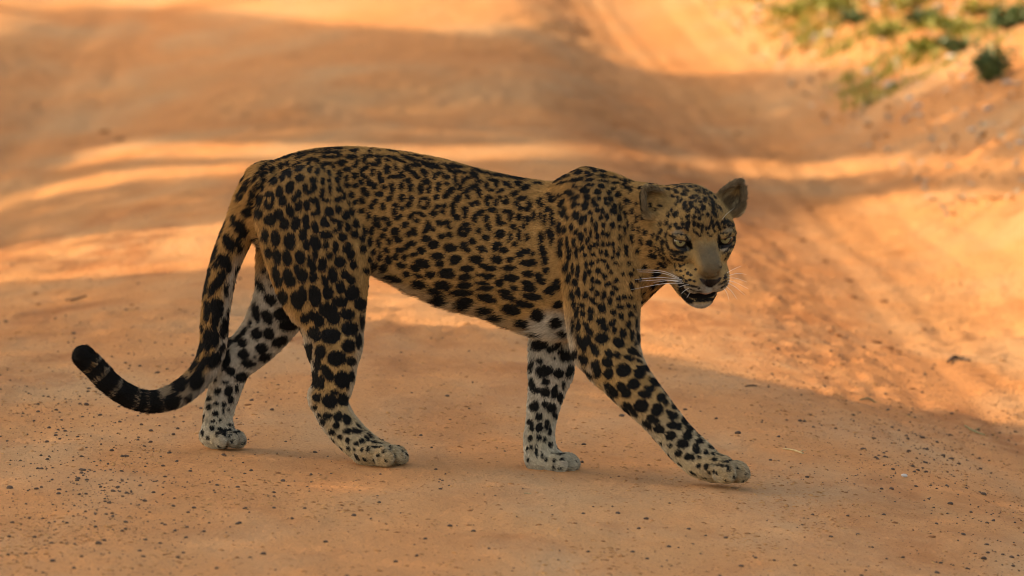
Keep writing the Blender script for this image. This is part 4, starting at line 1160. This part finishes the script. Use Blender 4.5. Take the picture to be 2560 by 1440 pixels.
def strip(pts, hw):
    p = np.array(pts, float)
    return np.vstack([p + [0, -hw], (p + [0, hw])[::-1]])
SUNLIT = [   # openings between the crowns: the patches of sun on the road
    (np.array([(-900, -900), (3600, -900), (3600, 60), (2560, 150), (2050, 178), (1700, 186), (1560, 165), (1400, 100), (1000, 62), (600, 20), (230, 16), (0, 90), (-900, 260)]), 1.0),
    (strip([(90, 412), (300, 380), (700, 372), (1200, 384), (1700, 386), (1880, 425), (2300, 422), (2560, 385), (3000, 300)], 20), 1.0),
    (strip([(640, 327), (1000, 325), (1340, 340)], 7), 0.55),
    (strip([(850, 287), (1330, 283)], 6), 0.45),
    (strip([(-300, 560), (0, 492), (300, 440), (700, 412)], 16), 1.0),
    (np.array([(-400, 660), (0, 615), (300, 578), (650, 548), (1000, 570), (1000, 640), (640, 672), (300, 690), (0, 712), (-400, 790)]), 0.95),
    (np.array([(860, 680), (1420, 670), (1420, 835), (1100, 815), (860, 790)]), 0.9),
    (np.array([(1420, 690), (1600, 640), (1700, 560), (1900, 500), (2100, 492), (2560, 470), (3200, 440), (3200, 1150), (2560, 1078), (2200, 990), (1870, 962), (1700, 900), (1420, 850)]), 1.0),
    (np.array([(-300, 545), (0, 525), (650, 440), (650, 545), (300, 572), (0, 605), (-300, 640)]), 0.30),
    (strip([(1650, 160), (2050, 150)], 5), 0.0),
    (strip([(150, 472), (400, 455), (650, 442)], 6), 0.6), (strip([(1250, 300), (1500, 312), (1720, 335)], 6), 0.5), (strip([(2000, 458), (2560, 432)], 6), 0.6),
    (strip([(980, 428), (1400, 440)], 10), 0.5), (strip([(0, 355), (250, 338)], 6), 0.35), (strip([(350, 250), (720, 243)], 5), 0.25), (strip([(0, 770), (420, 752)], 8), 0.4),
    (strip([(2300, 320), (2420, 275), (2600, 215)], 12), 0.8),
    (strip([(2440, 385), (2520, 340), (2650, 290)], 11), 0.8),
    (strip([(2150, 245), (2300, 215), (2420, 180)], 14), 0.6),
    (strip([(-200, 850), (200, 800), (520, 790)], 14), 0.35),
    (strip([(-200, 1140), (180, 1100), (480, 1060)], 12), 0.30),
    (strip([(100, 1350), (500, 1330), (900, 1300)], 14), 0.22),
    (strip([(1900, 1270), (2200, 1250), (2560, 1280)], 14), 0.2),
]
def sun_share(x, y):
    z = ground(x, y, False)
    u, v = to_view(x, y, z)
    lit = np.zeros(len(x))
    for poly, a in SUNLIT:
        lit = np.maximum(lit, a * in_poly(u, v, poly))
    return lit
NL = 215000
tx, ty = RNG.uniform(-4.6, 4.4, NL), RNG.uniform(-5.5, 24, NL)
lit = sun_share(tx, ty)
wide = noise2(tx * 0.35, ty * 0.35, 51)
lit = np.where((np.abs(tx) > 3.9), np.maximum(lit, smooth(0.0, 0.25, wide)), lit)
keepl = RNG.random(NL) > lit
tx, ty = tx[keepl], ty[keepl]
NL = len(tx)
hz_ = RNG.uniform(4.3, 8.6, NL) + 0.6 * noise2(tx * 0.5, ty * 0.5, 52)
tt = hz_ / SUN[2]
LP = np.stack([tx, ty, np.zeros(NL)], 1) + SUN * tt[:, None]
TREES = [(-9.6, -5.5), (-10.4, -0.6), (-9.2, 4.4), (-10.8, 9.2), (-9.5, 14.2), (-10.3, 19.5), (-9.9, 24.0)]
own = np.argmin(((LP[:, None, :2] - np.array(TREES)[None]) ** 2 * np.array([0.25, 1.0])).sum(2), 1)
# unseen crowns added further on and across the road to block skylight
def extra_leaves(cx, cy, cz, rx_, ry_, rz_, n):
    d = RNG.normal(size=(n, 3)); d /= np.linalg.norm(d, axis=1, keepdims=True)
    k = RNG.random(n)[:, None] ** 0.45
    lump = 1 + 0.25 * noise3(d * 2.3 + cx, 77)[:, None]
    return np.array([cx, cy, cz]) + d * k * lump * np.array([rx_, ry_, rz_])
ADDED_TREES = [(6.6, 5.5, 5.2), (7.0, 11.0, 6.0), (6.4, 16.5, 5.4), (7.2, 22.5, 6.2), (-5.0, 29.0, 5.0), (-0.6, 28.0, 5.6), (3.6, 29.0, 5.0)]
for (cx, cy, cz) in ADDED_TREES:
    TREES.append((cx + 0.3, cy))
    e = extra_leaves(cx, cy, cz, 2.7, 3.1, 3.2, 24000)
    LP = np.vstack([LP, e]); own = np.concatenate([own, np.full(len(e), len(TREES) - 1)])
for (cx, cy, cz) in ((0.4, 10.2, 7.2), (0.2, 15.2, 7.5)):      # unseen boughs added overhead to dim skylight on the far road
    TREES.append((4.7, cy + 0.4))
    e = extra_leaves(cx, cy, cz, 3.6, 2.7, 1.3, 9000)
    LP = np.vstack([LP, e]); own = np.concatenate([own, np.full(len(e), len(TREES) - 1)])
bark = Nodes('bark', rough=0.9)
bark.color(bark.ramp(bark.noise(14, 5, 0.6, bark.coord((1, 1, 0.25))), [(0.35, (0.10, 0.075, 0.05)), (0.7, (0.22, 0.17, 0.12))]))
bark.bump(bark.noise(30, 4, 0.6, bark.coord((1, 1, 0.2))), 0.6, 0.02)
leafm = Nodes('tree_leaf', rough=0.5, spec=0.4)
leafm.color(leafm.ramp(leafm.noise(2.5, 3, 0.5, leafm.coord()), [(0.35, (0.035, 0.075, 0.018)), (0.7, (0.085, 0.13, 0.03))]))

def tube(path, radii, segs=10):
    vs, fs = [], []
    path = np.array(path, float)
    for i, p in enumerate(path):
        t = path[min(i + 1, len(path) - 1)] - path[max(i - 1, 0)]
        t /= np.linalg.norm(t) + 1e-9
        a = np.cross(t, [0.31, 0.95, 0.1]); a /= np.linalg.norm(a); b = np.cross(t, a)
        vs += [p + radii[i] * (a * math.cos(x) + b * math.sin(x)) for x in np.arange(segs) * 2 * math.pi / segs]
        if i:
            k = segs * (i - 1)
            fs += [(k + j, k + (j + 1) % segs, k + segs + (j + 1) % segs, k + segs + j) for j in range(segs)]
    return vs, fs
for i, (bx, by) in enumerate(TREES):
    z0 = float(ground(bx, by, False))
    m = own == i
    if m.sum() < 500:
        continue
    pts_ = LP[m]
    tr = bpy.data.objects.new('shade_tree', None)
    COL.objects.link(tr)
    tr.location = (bx, by, z0)
    tag(tr, 'tall leafy tree standing beside the road, shading it' if i < 7 else 'unseen leafy tree added to block skylight over the road', 'tree', 'shade trees beside the road' if i < 7 else 'added trees blocking skylight')
    cen = pts_.mean(0) if len(pts_) else np.array([bx, by, 7])
    V0, F0 = tube([(0, 0, -0.3), (0.05, 0.04, 1.2), (0.18, -0.05, 2.6), (0.25, 0.05, 4.0), (0.35, 0.0, 6.2)], [0.30, 0.22, 0.19, 0.15, 0.05])
    for k in range(9):
        for _ in range(40):          # limbs reach into the thick of the crown
            q = pts_[RNG.integers(len(pts_))] - np.array([bx, by, z0])
            h0 = random.uniform(2.4, 4.6)
            a = np.array([0.2, 0, h0])
            mid_ = a * 0.45 + q * 0.55 + np.array([0, 0, -0.35])
            w_ = np.array([a + (mid_ - a) * t if t < 1 else mid_ + (q - mid_) * (t - 1) for t in np.linspace(0.3, 2, 9)]) + np.array([bx, by, z0])
            g_ = w_ - SUN * (w_[:, 2:3] / SUN[2])
            if i >= 7 or sun_share(g_[:, 0], g_[:, 1]).max() < 0.5:
                break
        else:
            continue
        v1, f1 = tube([a, mid_, q], [0.09, 0.05, 0.012], 7)
        F0 += [tuple(x + len(V0) for x in f) for f in f1]; V0 += v1
    mesh_object('trunk', V0, F0, bark.m, tr)
    n = len(pts_)
    d1 = RNG.normal(size=(n, 3)); d1 /= np.linalg.norm(d1, axis=1, keepdims=True)
    d2 = np.cross(d1, RNG.normal(size=(n, 3))); d2 /= np.linalg.norm(d2, axis=1, keepdims=True)
    sL = RNG.uniform(0.05, 0.085, n)[:, None]
    c = pts_ - np.array([bx, by, z0])
    q4 = np.stack([c - d1 * sL, c - d2 * sL * 0.55, c + d1 * sL, c + d2 * sL * 0.55], 1).reshape(-1, 3)
    me = quad_mesh('crown', q4, np.arange(4 * n).reshape(-1, 4), leafm.m)
    o = bpy.data.objects.new('crown', me); COL.objects.link(o); o.parent = tr

# ------------------------------------------------------------------ stones, twigs and clods on the road
def lump_mesh(name, seed, mat, flat=0.75, sub=2):
    import bmesh
    bm = bmesh.new()
    bmesh.ops.create_icosphere(bm, subdivisions=sub, radius=1.0)
    r = random.Random(seed)
    ax = [Vector((r.gauss(0, 1), r.gauss(0, 1), r.gauss(0, 1))).normalized() for _ in range(5)]
    am = [r.uniform(0.72, 0.95) for _ in ax]
    for v in bm.verts:
        for a, k in zip(ax, am):
            d = v.co.dot(a)
            if d > k:
                v.co -= a * (d - k)
        v.co.x *= 1.15; v.co.z *= flat
    me = bpy.data.meshes.new(name)
    bm.to_mesh(me); bm.free()
    me.polygons.foreach_set('use_smooth', [True] * len(me.polygons))
    me.materials.append(mat)
    return me
dark_stone = Nodes('dark_pebble', rough=0.8, spec=0.3)
dark_stone.color(dark_stone.ramp(dark_stone.noise(60, 3, 0.6, dark_stone.coord()), [(0.35, (0.045, 0.027, 0.018)), (0.7, (0.12, 0.068, 0.041))]))
pale_stone = Nodes('pale_stone', rough=0.7, spec=0.3)
pale_stone.color(pale_stone.ramp(pale_stone.noise(40, 3, 0.6, pale_stone.coord()), [(0.3, (0.36, 0.31, 0.27)), (0.7, (0.55, 0.50, 0.45))]))
clod_mat = Nodes('earth_clod', rough=0.95, spec=0.1)
clod_mat.color(clod_mat.ramp(clod_mat.noise(40, 3, 0.6, clod_mat.coord()), [(0.3, (0.17, 0.065, 0.028)), (0.7, (0.30, 0.13, 0.055))]))
PEB = [lump_mesh('pebble', s, dark_stone.m) for s in (1, 2, 3, 4)]
# clusters on the road: (u, v, spread u, spread v, how many)
CL = [(200, 1080, 170, 55, 330), (270, 1195, 110, 65, 420), (300, 1300, 170, 60, 330), (60, 1240, 60, 60, 90), (650, 1180, 170, 60, 190), (150, 1390, 200, 40, 130), (120, 1010, 110, 40, 150),
      (2150, 1030, 110, 35, 190), (2290, 1105, 110, 35, 270), (2200, 1180, 150, 28, 170), (2420, 1205, 120, 50, 160), (2500, 1070, 60, 25, 130), (2350, 1300, 190, 60, 140), (2480, 1400, 90, 30, 70),
      (1900, 700, 100, 55, 210), (2050, 780, 110, 60, 280), (2180, 860, 80, 40, 170), (2030, 880, 150, 30, 140), (350, 900, 250, 90, 320), (1780, 1000, 120, 60, 60), (300, 640, 220, 90, 130), (700, 970, 150, 50, 80)]
pu, pv = [], []
for u, v, su, sv, n in CL:
    pu.append(RNG.normal(u, su, n)); pv.append(RNG.normal(v, sv, n))
pu.append(RNG.uniform(-80, 2640, 1300)); pv.append(1460 - 900 * RNG.random(1300) ** 1.3)
pu, pv = np.concatenate(pu), np.concatenate(pv)
ok = (pv > 380) & (pv < 1500) & (pu > -150) & (pu < 2710)
pu, pv = pu[ok], pv[ok]
def ground_points(u, v):
    d = FWD * FOCUS + RGT * ((u - 1280) / PPM)[:, None] + UPV * ((720 - v) / PPM)[:, None]
    t = CAM[2] / -d[:, 2]
    for _ in range(14):
        p = CAM + d * t[:, None]
        t = (CAM[2] - ground(p[:, 0], p[:, 1], False)) / -d[:, 2] * 0.5 + t * 0.5
    return CAM + d * t[:, None]
PP = ground_points(pu, pv)
PP[:, 2] = ground(PP[:, 0], PP[:, 1])
clear = np.ones(len(PP), bool)
for (u, v, w) in ((1800, 1195, NF - 66), (1380, 1178, FF - 10), (955, 1158, NH - 26), (548, 1118, FH - 12)):
    q = lw(np.array([u, v, w], float))
    clear &= np.hypot(PP[:, 0] - q[0], PP[:, 1] - q[1]) > 0.12
PP = PP[clear]
rad = 0.0008 + 0.0011 * RNG.random(len(PP)) + 0.0034 * RNG.random(len(PP)) ** 5 + 0.0016 * (RNG.random(len(PP)) < 0.04)
order = np.argsort(-rad / np.linalg.norm(PP - CAM, axis=1))
for j, i in enumerate(order[:300]):
    o = bpy.data.objects.new('pebble', PEB[j % 4])
    COL.objects.link(o)
    o.location = PP[i] + np.array([0, 0, rad[i] * 0.2])
    o.rotation_euler = (random.uniform(-.3, .3), random.uniform(-.3, .3), random.uniform(0, 6.28))
    s = rad[i]
    o.scale = (s * random.uniform(.85, 1.3), s * random.uniform(.85, 1.3), s)
    tag(o, 'small dark rounded pebble lying loose on the sandy road', 'pebble', 'dark pebbles scattered on the road')
small = order[300:]
base_v = np.array([v.co[:] for v in lump_mesh('tmp', 7, dark_stone.m, 0.75, 1).vertices])
base_f = np.array([p.vertices[:] for p in lump_mesh('tmp', 7, dark_stone.m, 0.75, 1).polygons])
an = RNG.uniform(0, 6.28, len(small))
rot = np.stack([np.stack([np.cos(an), -np.sin(an), 0 * an], 1), np.stack([np.sin(an), np.cos(an), 0 * an], 1), np.stack([0 * an, 0 * an, 1 + 0 * an], 1)], 1)
sv = (base_v[None] * (rad[small][:, None, None] * RNG.uniform(0.7, 1.25, (len(small), 1, 3)))) @ rot.transpose(0, 2, 1) + PP[small][:, None] + np.array([0, 0, 1])[None, None] * (rad[small] * 0.15)[:, None, None]
sf = (base_f[None] + (np.arange(len(small)) * len(base_v))[:, None, None]).reshape(-1, 3)
me = quad_mesh('gravel', sv.reshape(-1, 3), sf, dark_stone.m)
o = bpy.data.objects.new('gravel', me); COL.objects.link(o)
tag(o, 'fine dark grit strewn over the sandy road', 'gravel', kind='stuff')

# crumbs of earth: the fine relief of the road
cu = RNG.uniform(-120, 2680, 60000); cv = 1500 - 900 * RNG.random(60000) ** 1.6
cp = ground_points(cu, cv)
msk = noise2(cp[:, 0] * 2.2 + 3, cp[:, 1] * 1.1, 81) * 0.6 + noise2(cp[:, 0] * 6, cp[:, 1] * 2.4, 82) * 0.5
ss = cp[:, 0] + rut_shift(cp[:, 0], cp[:, 1])
edge_ = smooth(0.5, 0.1, np.abs(ss - 0.95)) * smooth(0.5, 2.0, cp[:, 1])
prob = 0.12 + 0.75 * smooth(-0.05, 0.45, msk) * (0.45 + 0.55 * smooth(900, 300, np.abs(cu - 1280) * -1 + 1200)) + 0.5 * edge_
cp = cp[RNG.random(len(cp)) < prob]
cp[:, 2] = ground(cp[:, 0], cp[:, 1])
cp = cp[:34000]
cr = 0.0010 + 0.0014 * RNG.random(len(cp)) + 0.0032 * RNG.random(len(cp)) ** 5
an = RNG.uniform(0, 6.28, len(cp))
rot = np.stack([np.stack([np.cos(an), -np.sin(an), 0 * an], 1), np.stack([np.sin(an), np.cos(an), 0 * an], 1), np.stack([0 * an, 0 * an, 1 + 0 * an], 1)], 1)
sv = (base_v[None] * (cr[:, None, None] * RNG.uniform(0.7, 1.5, (len(cp), 1, 3)) * np.array([1.25, 1.25, 0.75]))) @ rot.transpose(0, 2, 1) + cp[:, None] - np.array([0, 0, 1])[None, None] * (cr * 0.1)[:, None, None]
sf = (base_f[None] + (np.arange(len(cp)) * len(base_v))[:, None, None]).reshape(-1, 3)
crumb = Nodes('earth_crumb', rough=0.95, spec=0.1)
crumb.color(crumb.ramp(crumb.noise(55, 2, 0.6, crumb.coord()), [(0.35, (0.20, 0.080, 0.034)), (0.5, (0.36, 0.165, 0.065)), (0.65, (0.50, 0.25, 0.10))]))
me = quad_mesh('earth_crumbs', sv.reshape(-1, 3), sf, crumb.m)
o = bpy.data.objects.new('earth_crumbs', me); COL.objects.link(o)
tag(o, 'fine crumbs of reddish earth covering the road', 'earth', kind='stuff')

def place(name, mesh, u, v, scale, label, cat, group=None, rz=None, sink=0.3):
    p = on_ground(u, v)
    o = bpy.data.objects.new(name, mesh)
    COL.objects.link(o)
    o.location = (p[0], p[1], float(ground(p[0], p[1])) + scale[2] * (0.7 - sink))
    o.rotation_euler = (0, 0, random.uniform(0, 6.28) if rz is None else rz)
    o.scale = scale
    return tag(o, label, cat, group)
PALE = [lump_mesh('stone', s, pale_stone.m) for s in (11, 12, 13)]
place('stone', PALE[0], 2260, 1190, (0.009, 0.007, 0.006), 'small whitish stone lying among dark grit', 'stone')
place('stone', PALE[1], 2230, 217, (0.030, 0.022, 0.018), 'pale oblong stone at the foot of the bank', 'stone', rz=0.1)
for k, (u, v, s) in enumerate([(2275, 250, .022), (2295, 268, .02), (2300, 290, .017), (2170, 180, .022), (2130, 180, .018), (2245, 150, .02), (2265, 300, .015), (2075, 90, .03), (2040, 95, .02), (2380, 145, .024), (2410, 195, .02), (2520, 210, .02), (2470, 275, .018), (2430, 330, .018), (2550, 360, .016), (2350, 20, .03), (2190, 12, .03), (1900, 25, .024), (1895, 52, .02)]):
    place('stone', PALE[k % 3], u, v, (s, s * .8, s * .6), 'small pale stone strewn along the foot of the bank', 'stone', 'pale stones along the bank')
CLOD = [lump_mesh('clod', s, clod_mat.m, 0.6) for s in (21, 22, 23)]
for k, (u, v, s) in enumerate([(2190, 858, .014), (2215, 870, .018), (2240, 878, .013), (2080, 830, .012), (2095, 842, .009), (2310, 828, .009), (2120, 700, .012), (2060, 655, .012), (2000, 600, .016), (1960, 570, .012), (2130, 745, .014), (2210, 755, .013), (2020, 520, .014), (1930, 610, .012), (1880, 560, .010), (2280, 965, .008), (2060, 945, .008), (2330, 1340, .007), (90, 735, .008), (620, 1010, .007), (560, 960, .008), (330, 760, .008), (300, 350, .02), (260, 330, .02), (1520, 330, .012), (1840, 335, .012)]):
    place('clod', CLOD[k % 3], u, v, (s * 1.3, s, s * .6), 'reddish brown clod of dry earth on the road', 'clod', 'clods of earth on the road', sink=0.45)

wood = Nodes('dry_wood', rough=0.85)
wood.color(wood.ramp(wood.noise(80, 3, 0.6, wood.coord()), [(0.3, (0.035, 0.022, 0.016)), (0.7, (0.085, 0.055, 0.038))]))
straw = Nodes('dry_straw', rough=0.75)
straw.color(straw.ramp(straw.noise(90, 2, 0.5, straw.coord()), [(0.3, (0.36, 0.25, 0.12)), (0.7, (0.52, 0.40, 0.22))]))
green_straw = Nodes('green_straw', rough=0.7)
green_straw.color(green_straw.ramp(green_straw.noise(90, 2, 0.5, green_straw.coord()), [(0.3, (0.13, 0.12, 0.05)), (0.7, (0.24, 0.22, 0.10))]))
def twig(name, uv, r, mat, label, cat, side=None):
    p = np.array([on_ground(u, v) for u, v in uv])
    p[:, 2] = ground(p[:, 0], p[:, 1]) + r * 1.1
    q = spline([(*a, 0) for a in p], 5)[:, :3]
    q[:, 2] = np.maximum(q[:, 2], ground(q[:, 0], q[:, 1]) + r * 0.7)
    rr = [r * (0.55 + 0.45 * math.sin(math.pi * (0.15 + 0.7 * i / (len(q) - 1)))) for i in range(len(q))]
    o0 = q.mean(0)
    vs, fs = tube(q - o0, rr, 7)
    if side:
        for a, dv in side:
            b0 = q[int(a * (len(q) - 1))] - o0
            v1, f1 = tube([b0, b0 + np.array(dv) * 0.5 + [0, 0, r], b0 + np.array(dv)], [r * .6, r * .5, r * .2], 6)
            fs += [tuple(x + len(vs) for x in f) for f in f1]; vs += v1
    fs += [tuple(range(6, -1, -1)), tuple(range(7 * (len(q) - 1), 7 * len(q)))]
    o = mesh_object(name, vs, fs, mat.m)
    o.location = o0
    return tag(o, label, cat)
twig('stick', [(2368, 905), (2385, 898), (2402, 900), (2424, 908)], 0.0042, wood, 'dark bent stick lying in the sunlit wheel rut', 'stick', [(0.7, (0.01, -0.01, 0.004))])
twig('twig', [(1958, 1124), (1985, 1130), (2008, 1137)], 0.0022, straw, 'pale straw twig lying on sand ahead of the front paw', 'twig', [(0.8, (0.014, 0.0, 0.004))])
twig('twig', [(2412, 1070), (2435, 1081), (2462, 1092)], 0.0022, green_straw, 'thin greenish twig on the slope of the wheel rut', 'twig', [(0.5, (0.02, 0.02, 0.006))])
twig('twig', [(2150, 1000), (2185, 1004), (2200, 1008)], 0.0018, green_straw, 'short grey green twig along the shaded crest of sand', 'twig')
twig('twig', [(1862, 968), (1875, 967), (1893, 968)], 0.0018, wood, 'short dark twig at the edge of the sunlit sand', 'twig')
twig('twig', [(165, 755), (185, 752), (215, 745)], 0.003, wood, 'dark twig lying on the sand behind the tail', 'twig')
twig('twig', [(1310, 1234), (1318, 1234), (1326, 1235)], 0.0012, straw, 'tiny straw bit on sand before the upright front paw', 'twig')
twig('twig', [(1350, 68), (1400, 66), (1475, 80)], 0.0045, straw, 'thin dry branch lying far back on the sunlit road', 'twig')

# ------------------------------------------------------------------ plants on the bank
grass_mat = Nodes('grass_blade', rough=0.55, spec=0.3)
grass_mat.color(grass_mat.ramp(grass_mat.noise(3.0, 3, 0.6, grass_mat.coord()), [(0.3, (0.15, 0.19, 0.026)), (0.5, (0.27, 0.28, 0.048)), (0.7, (0.38, 0.30, 0.11))]))
grass_mat.b.inputs['Subsurface Weight'].default_value = 0.0
dry_mat = Nodes('dry_leaf', rough=0.7)
dry_mat.color(dry_mat.ramp(dry_mat.noise(30, 2, 0.6, dry_mat.coord()), [(0.3, (0.30, 0.17, 0.085)), (0.55, (0.45, 0.31, 0.19)), (0.75, (0.52, 0.44, 0.34))]))
bush_mat = Nodes('bush_leaf', rough=0.5, spec=0.35)
bush_mat.color(bush_mat.ramp(bush_mat.noise(12, 2, 0.6, bush_mat.coord()), [(0.3, (0.045, 0.085, 0.028)), (0.7, (0.12, 0.18, 0.055))]))

def bank_points(n, off=0.75, wide_=2.6, y0=7.0, y1=24.0):
    y = RNG.uniform(y0, y1, n)
    x = (1.5 - 0.055 * (y - 1.5)) + off + wide_ * RNG.random(n) ** 1.2
    return x, y
# grass: blades in loose tufts
gxp, gyp = bank_points(1700, 0.40, 2.6, 12.5, 25)
dens_ = noise2(gxp * 1.6, gyp * 0.9, 61)
sel = dens_ > -0.18
gxp, gyp = gxp[sel], gyp[sel]
bv, bf = [], []
for x0, y0 in zip(gxp, gyp):
    hgt = random.uniform(0.02, 0.065)
    for _ in range(random.randint(22, 42)):
        a, r0 = random.uniform(0, 6.28), random.uniform(0, 0.09)
        x, y = x0 + r0 * math.cos(a), y0 + r0 * math.sin(a)
        z = float(ground(x, y, False)) - 0.01
        ln, a2, lean = hgt * random.uniform(0.5, 1.2), random.uniform(0, 6.28), random.uniform(0.15, 0.9)
        dx, dy = math.cos(a2), math.sin(a2)
        w_ = random.uniform(0.0018, 0.0045)
        n0 = len(bv)
        for t_, wk in ((0, 1), (0.5, 0.9), (1.0, 0.1)):
            cx, cy, cz = x + dx * lean * ln * t_ * t_, y + dy * lean * ln * t_ * t_, z + ln * t_ * (1 - 0.25 * lean * t_)
            bv += [(cx - dy * w_ * wk, cy + dx * w_ * wk, cz), (cx + dy * w_ * wk, cy - dx * w_ * wk, cz)]
        bf += [(n0, n0 + 1, n0 + 3, n0 + 2), (n0 + 2, n0 + 3, n0 + 5, n0 + 4)]
me = quad_mesh('grass', np.array(bv), np.array(bf), grass_mat.m)
o = bpy.data.objects.new('grass', me); COL.objects.link(o)
tag(o, 'short yellow green grass growing along the bank', 'grass', kind='stuff')
# dry leaves on the ground
lx, ly = bank_points(5200, 0.25, 3.0, 8.0, 25)
lz = ground(lx, ly, False)
n = len(lx)
an = RNG.uniform(0, 6.28, n); tl_ = RNG.normal(0, 0.35, n); s_ = RNG.uniform(0.010, 0.026, n)
e1 = np.stack([np.cos(an), np.sin(an), tl_], 1) * s_[:, None]
e2 = np.stack([-np.sin(an), np.cos(an), RNG.normal(0, 0.3, n)], 1) * s_[:, None] * 0.55
c = np.stack([lx, ly, lz + 0.010], 1)
q4 = np.stack([c - e1, c - e2 + [0, 0, .004], c + e1, c + e2 + [0, 0, .004]], 1).reshape(-1, 3)
me = quad_mesh('fallen_leaves', q4, np.arange(4 * n).reshape(-1, 4), dry_mat.m)
o = bpy.data.objects.new('fallen_leaves', me); COL.objects.link(o)
tag(o, 'pale dry leaves strewn over the bank', 'leaves', kind='stuff')

def bush(u, v, h, wd, label, group, leaves=260, dark=True):
    p = on_ground(u, v)
    z0 = float(ground(p[0], p[1], False))
    rt = bpy.data.objects.new('low_bush', None)
    COL.objects.link(rt); rt.location = (p[0], p[1], z0)
    tag(rt, label, 'bush', group)
    V0, F0, tips = [], [], []
    for _ in range(9):
        a = random.uniform(0, 6.28); r1 = wd * random.uniform(0.3, 1.0)
        tip = np.array([math.cos(a) * r1, math.sin(a) * r1, h * random.uniform(0.5, 1.0)])
        tips.append(tip)
        v1, f1 = tube([(0, 0, -0.02), tip * [0.4, 0.4, 0.6], tip], [0.006, 0.004, 0.0015], 5)
        F0 += [tuple(x + len(V0) for x in f) for f in f1]; V0 += v1
    mesh_object('stem', V0, F0, wood.m, rt)
    n = leaves
    k = RNG.integers(len(tips), size=n)
    t = RNG.uniform(0.3, 1.05, n)[:, None]
    c = np.array(tips)[k] * t * np.stack([0.4 + 0.6 * t[:, 0]] * 2 + [np.ones(n)], 1) + RNG.normal(0, wd * 0.12, (n, 3))
    c[:, 2] = np.maximum(c[:, 2], 0.01)
    d1 = RNG.normal(size=(n, 3)); d1 /= np.linalg.norm(d1, axis=1, keepdims=True)
    d2 = np.cross(d1, RNG.normal(size=(n, 3))); d2 /= np.linalg.norm(d2, axis=1, keepdims=True)
    s = RNG.uniform(0.010, 0.020, n)[:, None]
    q4 = np.stack([c - d1 * s, c - d2 * s * .5, c + d1 * s, c + d2 * s * .5], 1).reshape(-1, 3)
    me = quad_mesh('foliage', q4, np.arange(4 * n).reshape(-1, 4), bush_mat.m if dark else grass_mat.m)
    o = bpy.data.objects.new('foliage', me); COL.objects.link(o); o.parent = rt
GB = 'low bushes on the bank'
bush(2470, 205, 0.11, 0.13, 'dark green low bush growing at the edge of the bank', None, 520)
bush(2520, 70, 0.07, 0.12, 'dark green bush half in shade among grass on the bank', None, 420)
for u, v in ((2320, 135), (2390, 130), (2300, 60), (2140, 60), (2440, 40)):
    bush(u, v, 0.045, 0.09, 'small leafy bush growing among the grass of the bank', GB, 240, random.random() < 0.6)
for u, v in ((2110, 30), (1985, 45), (2270, 20), (2215, 95), (2390, 80), (2060, 15)):
    bush(u, v, 0.05, 0.13, 'bright yellow green leafy tuft on the sunny bank', 'bright leafy tufts on the bank', 300, False)
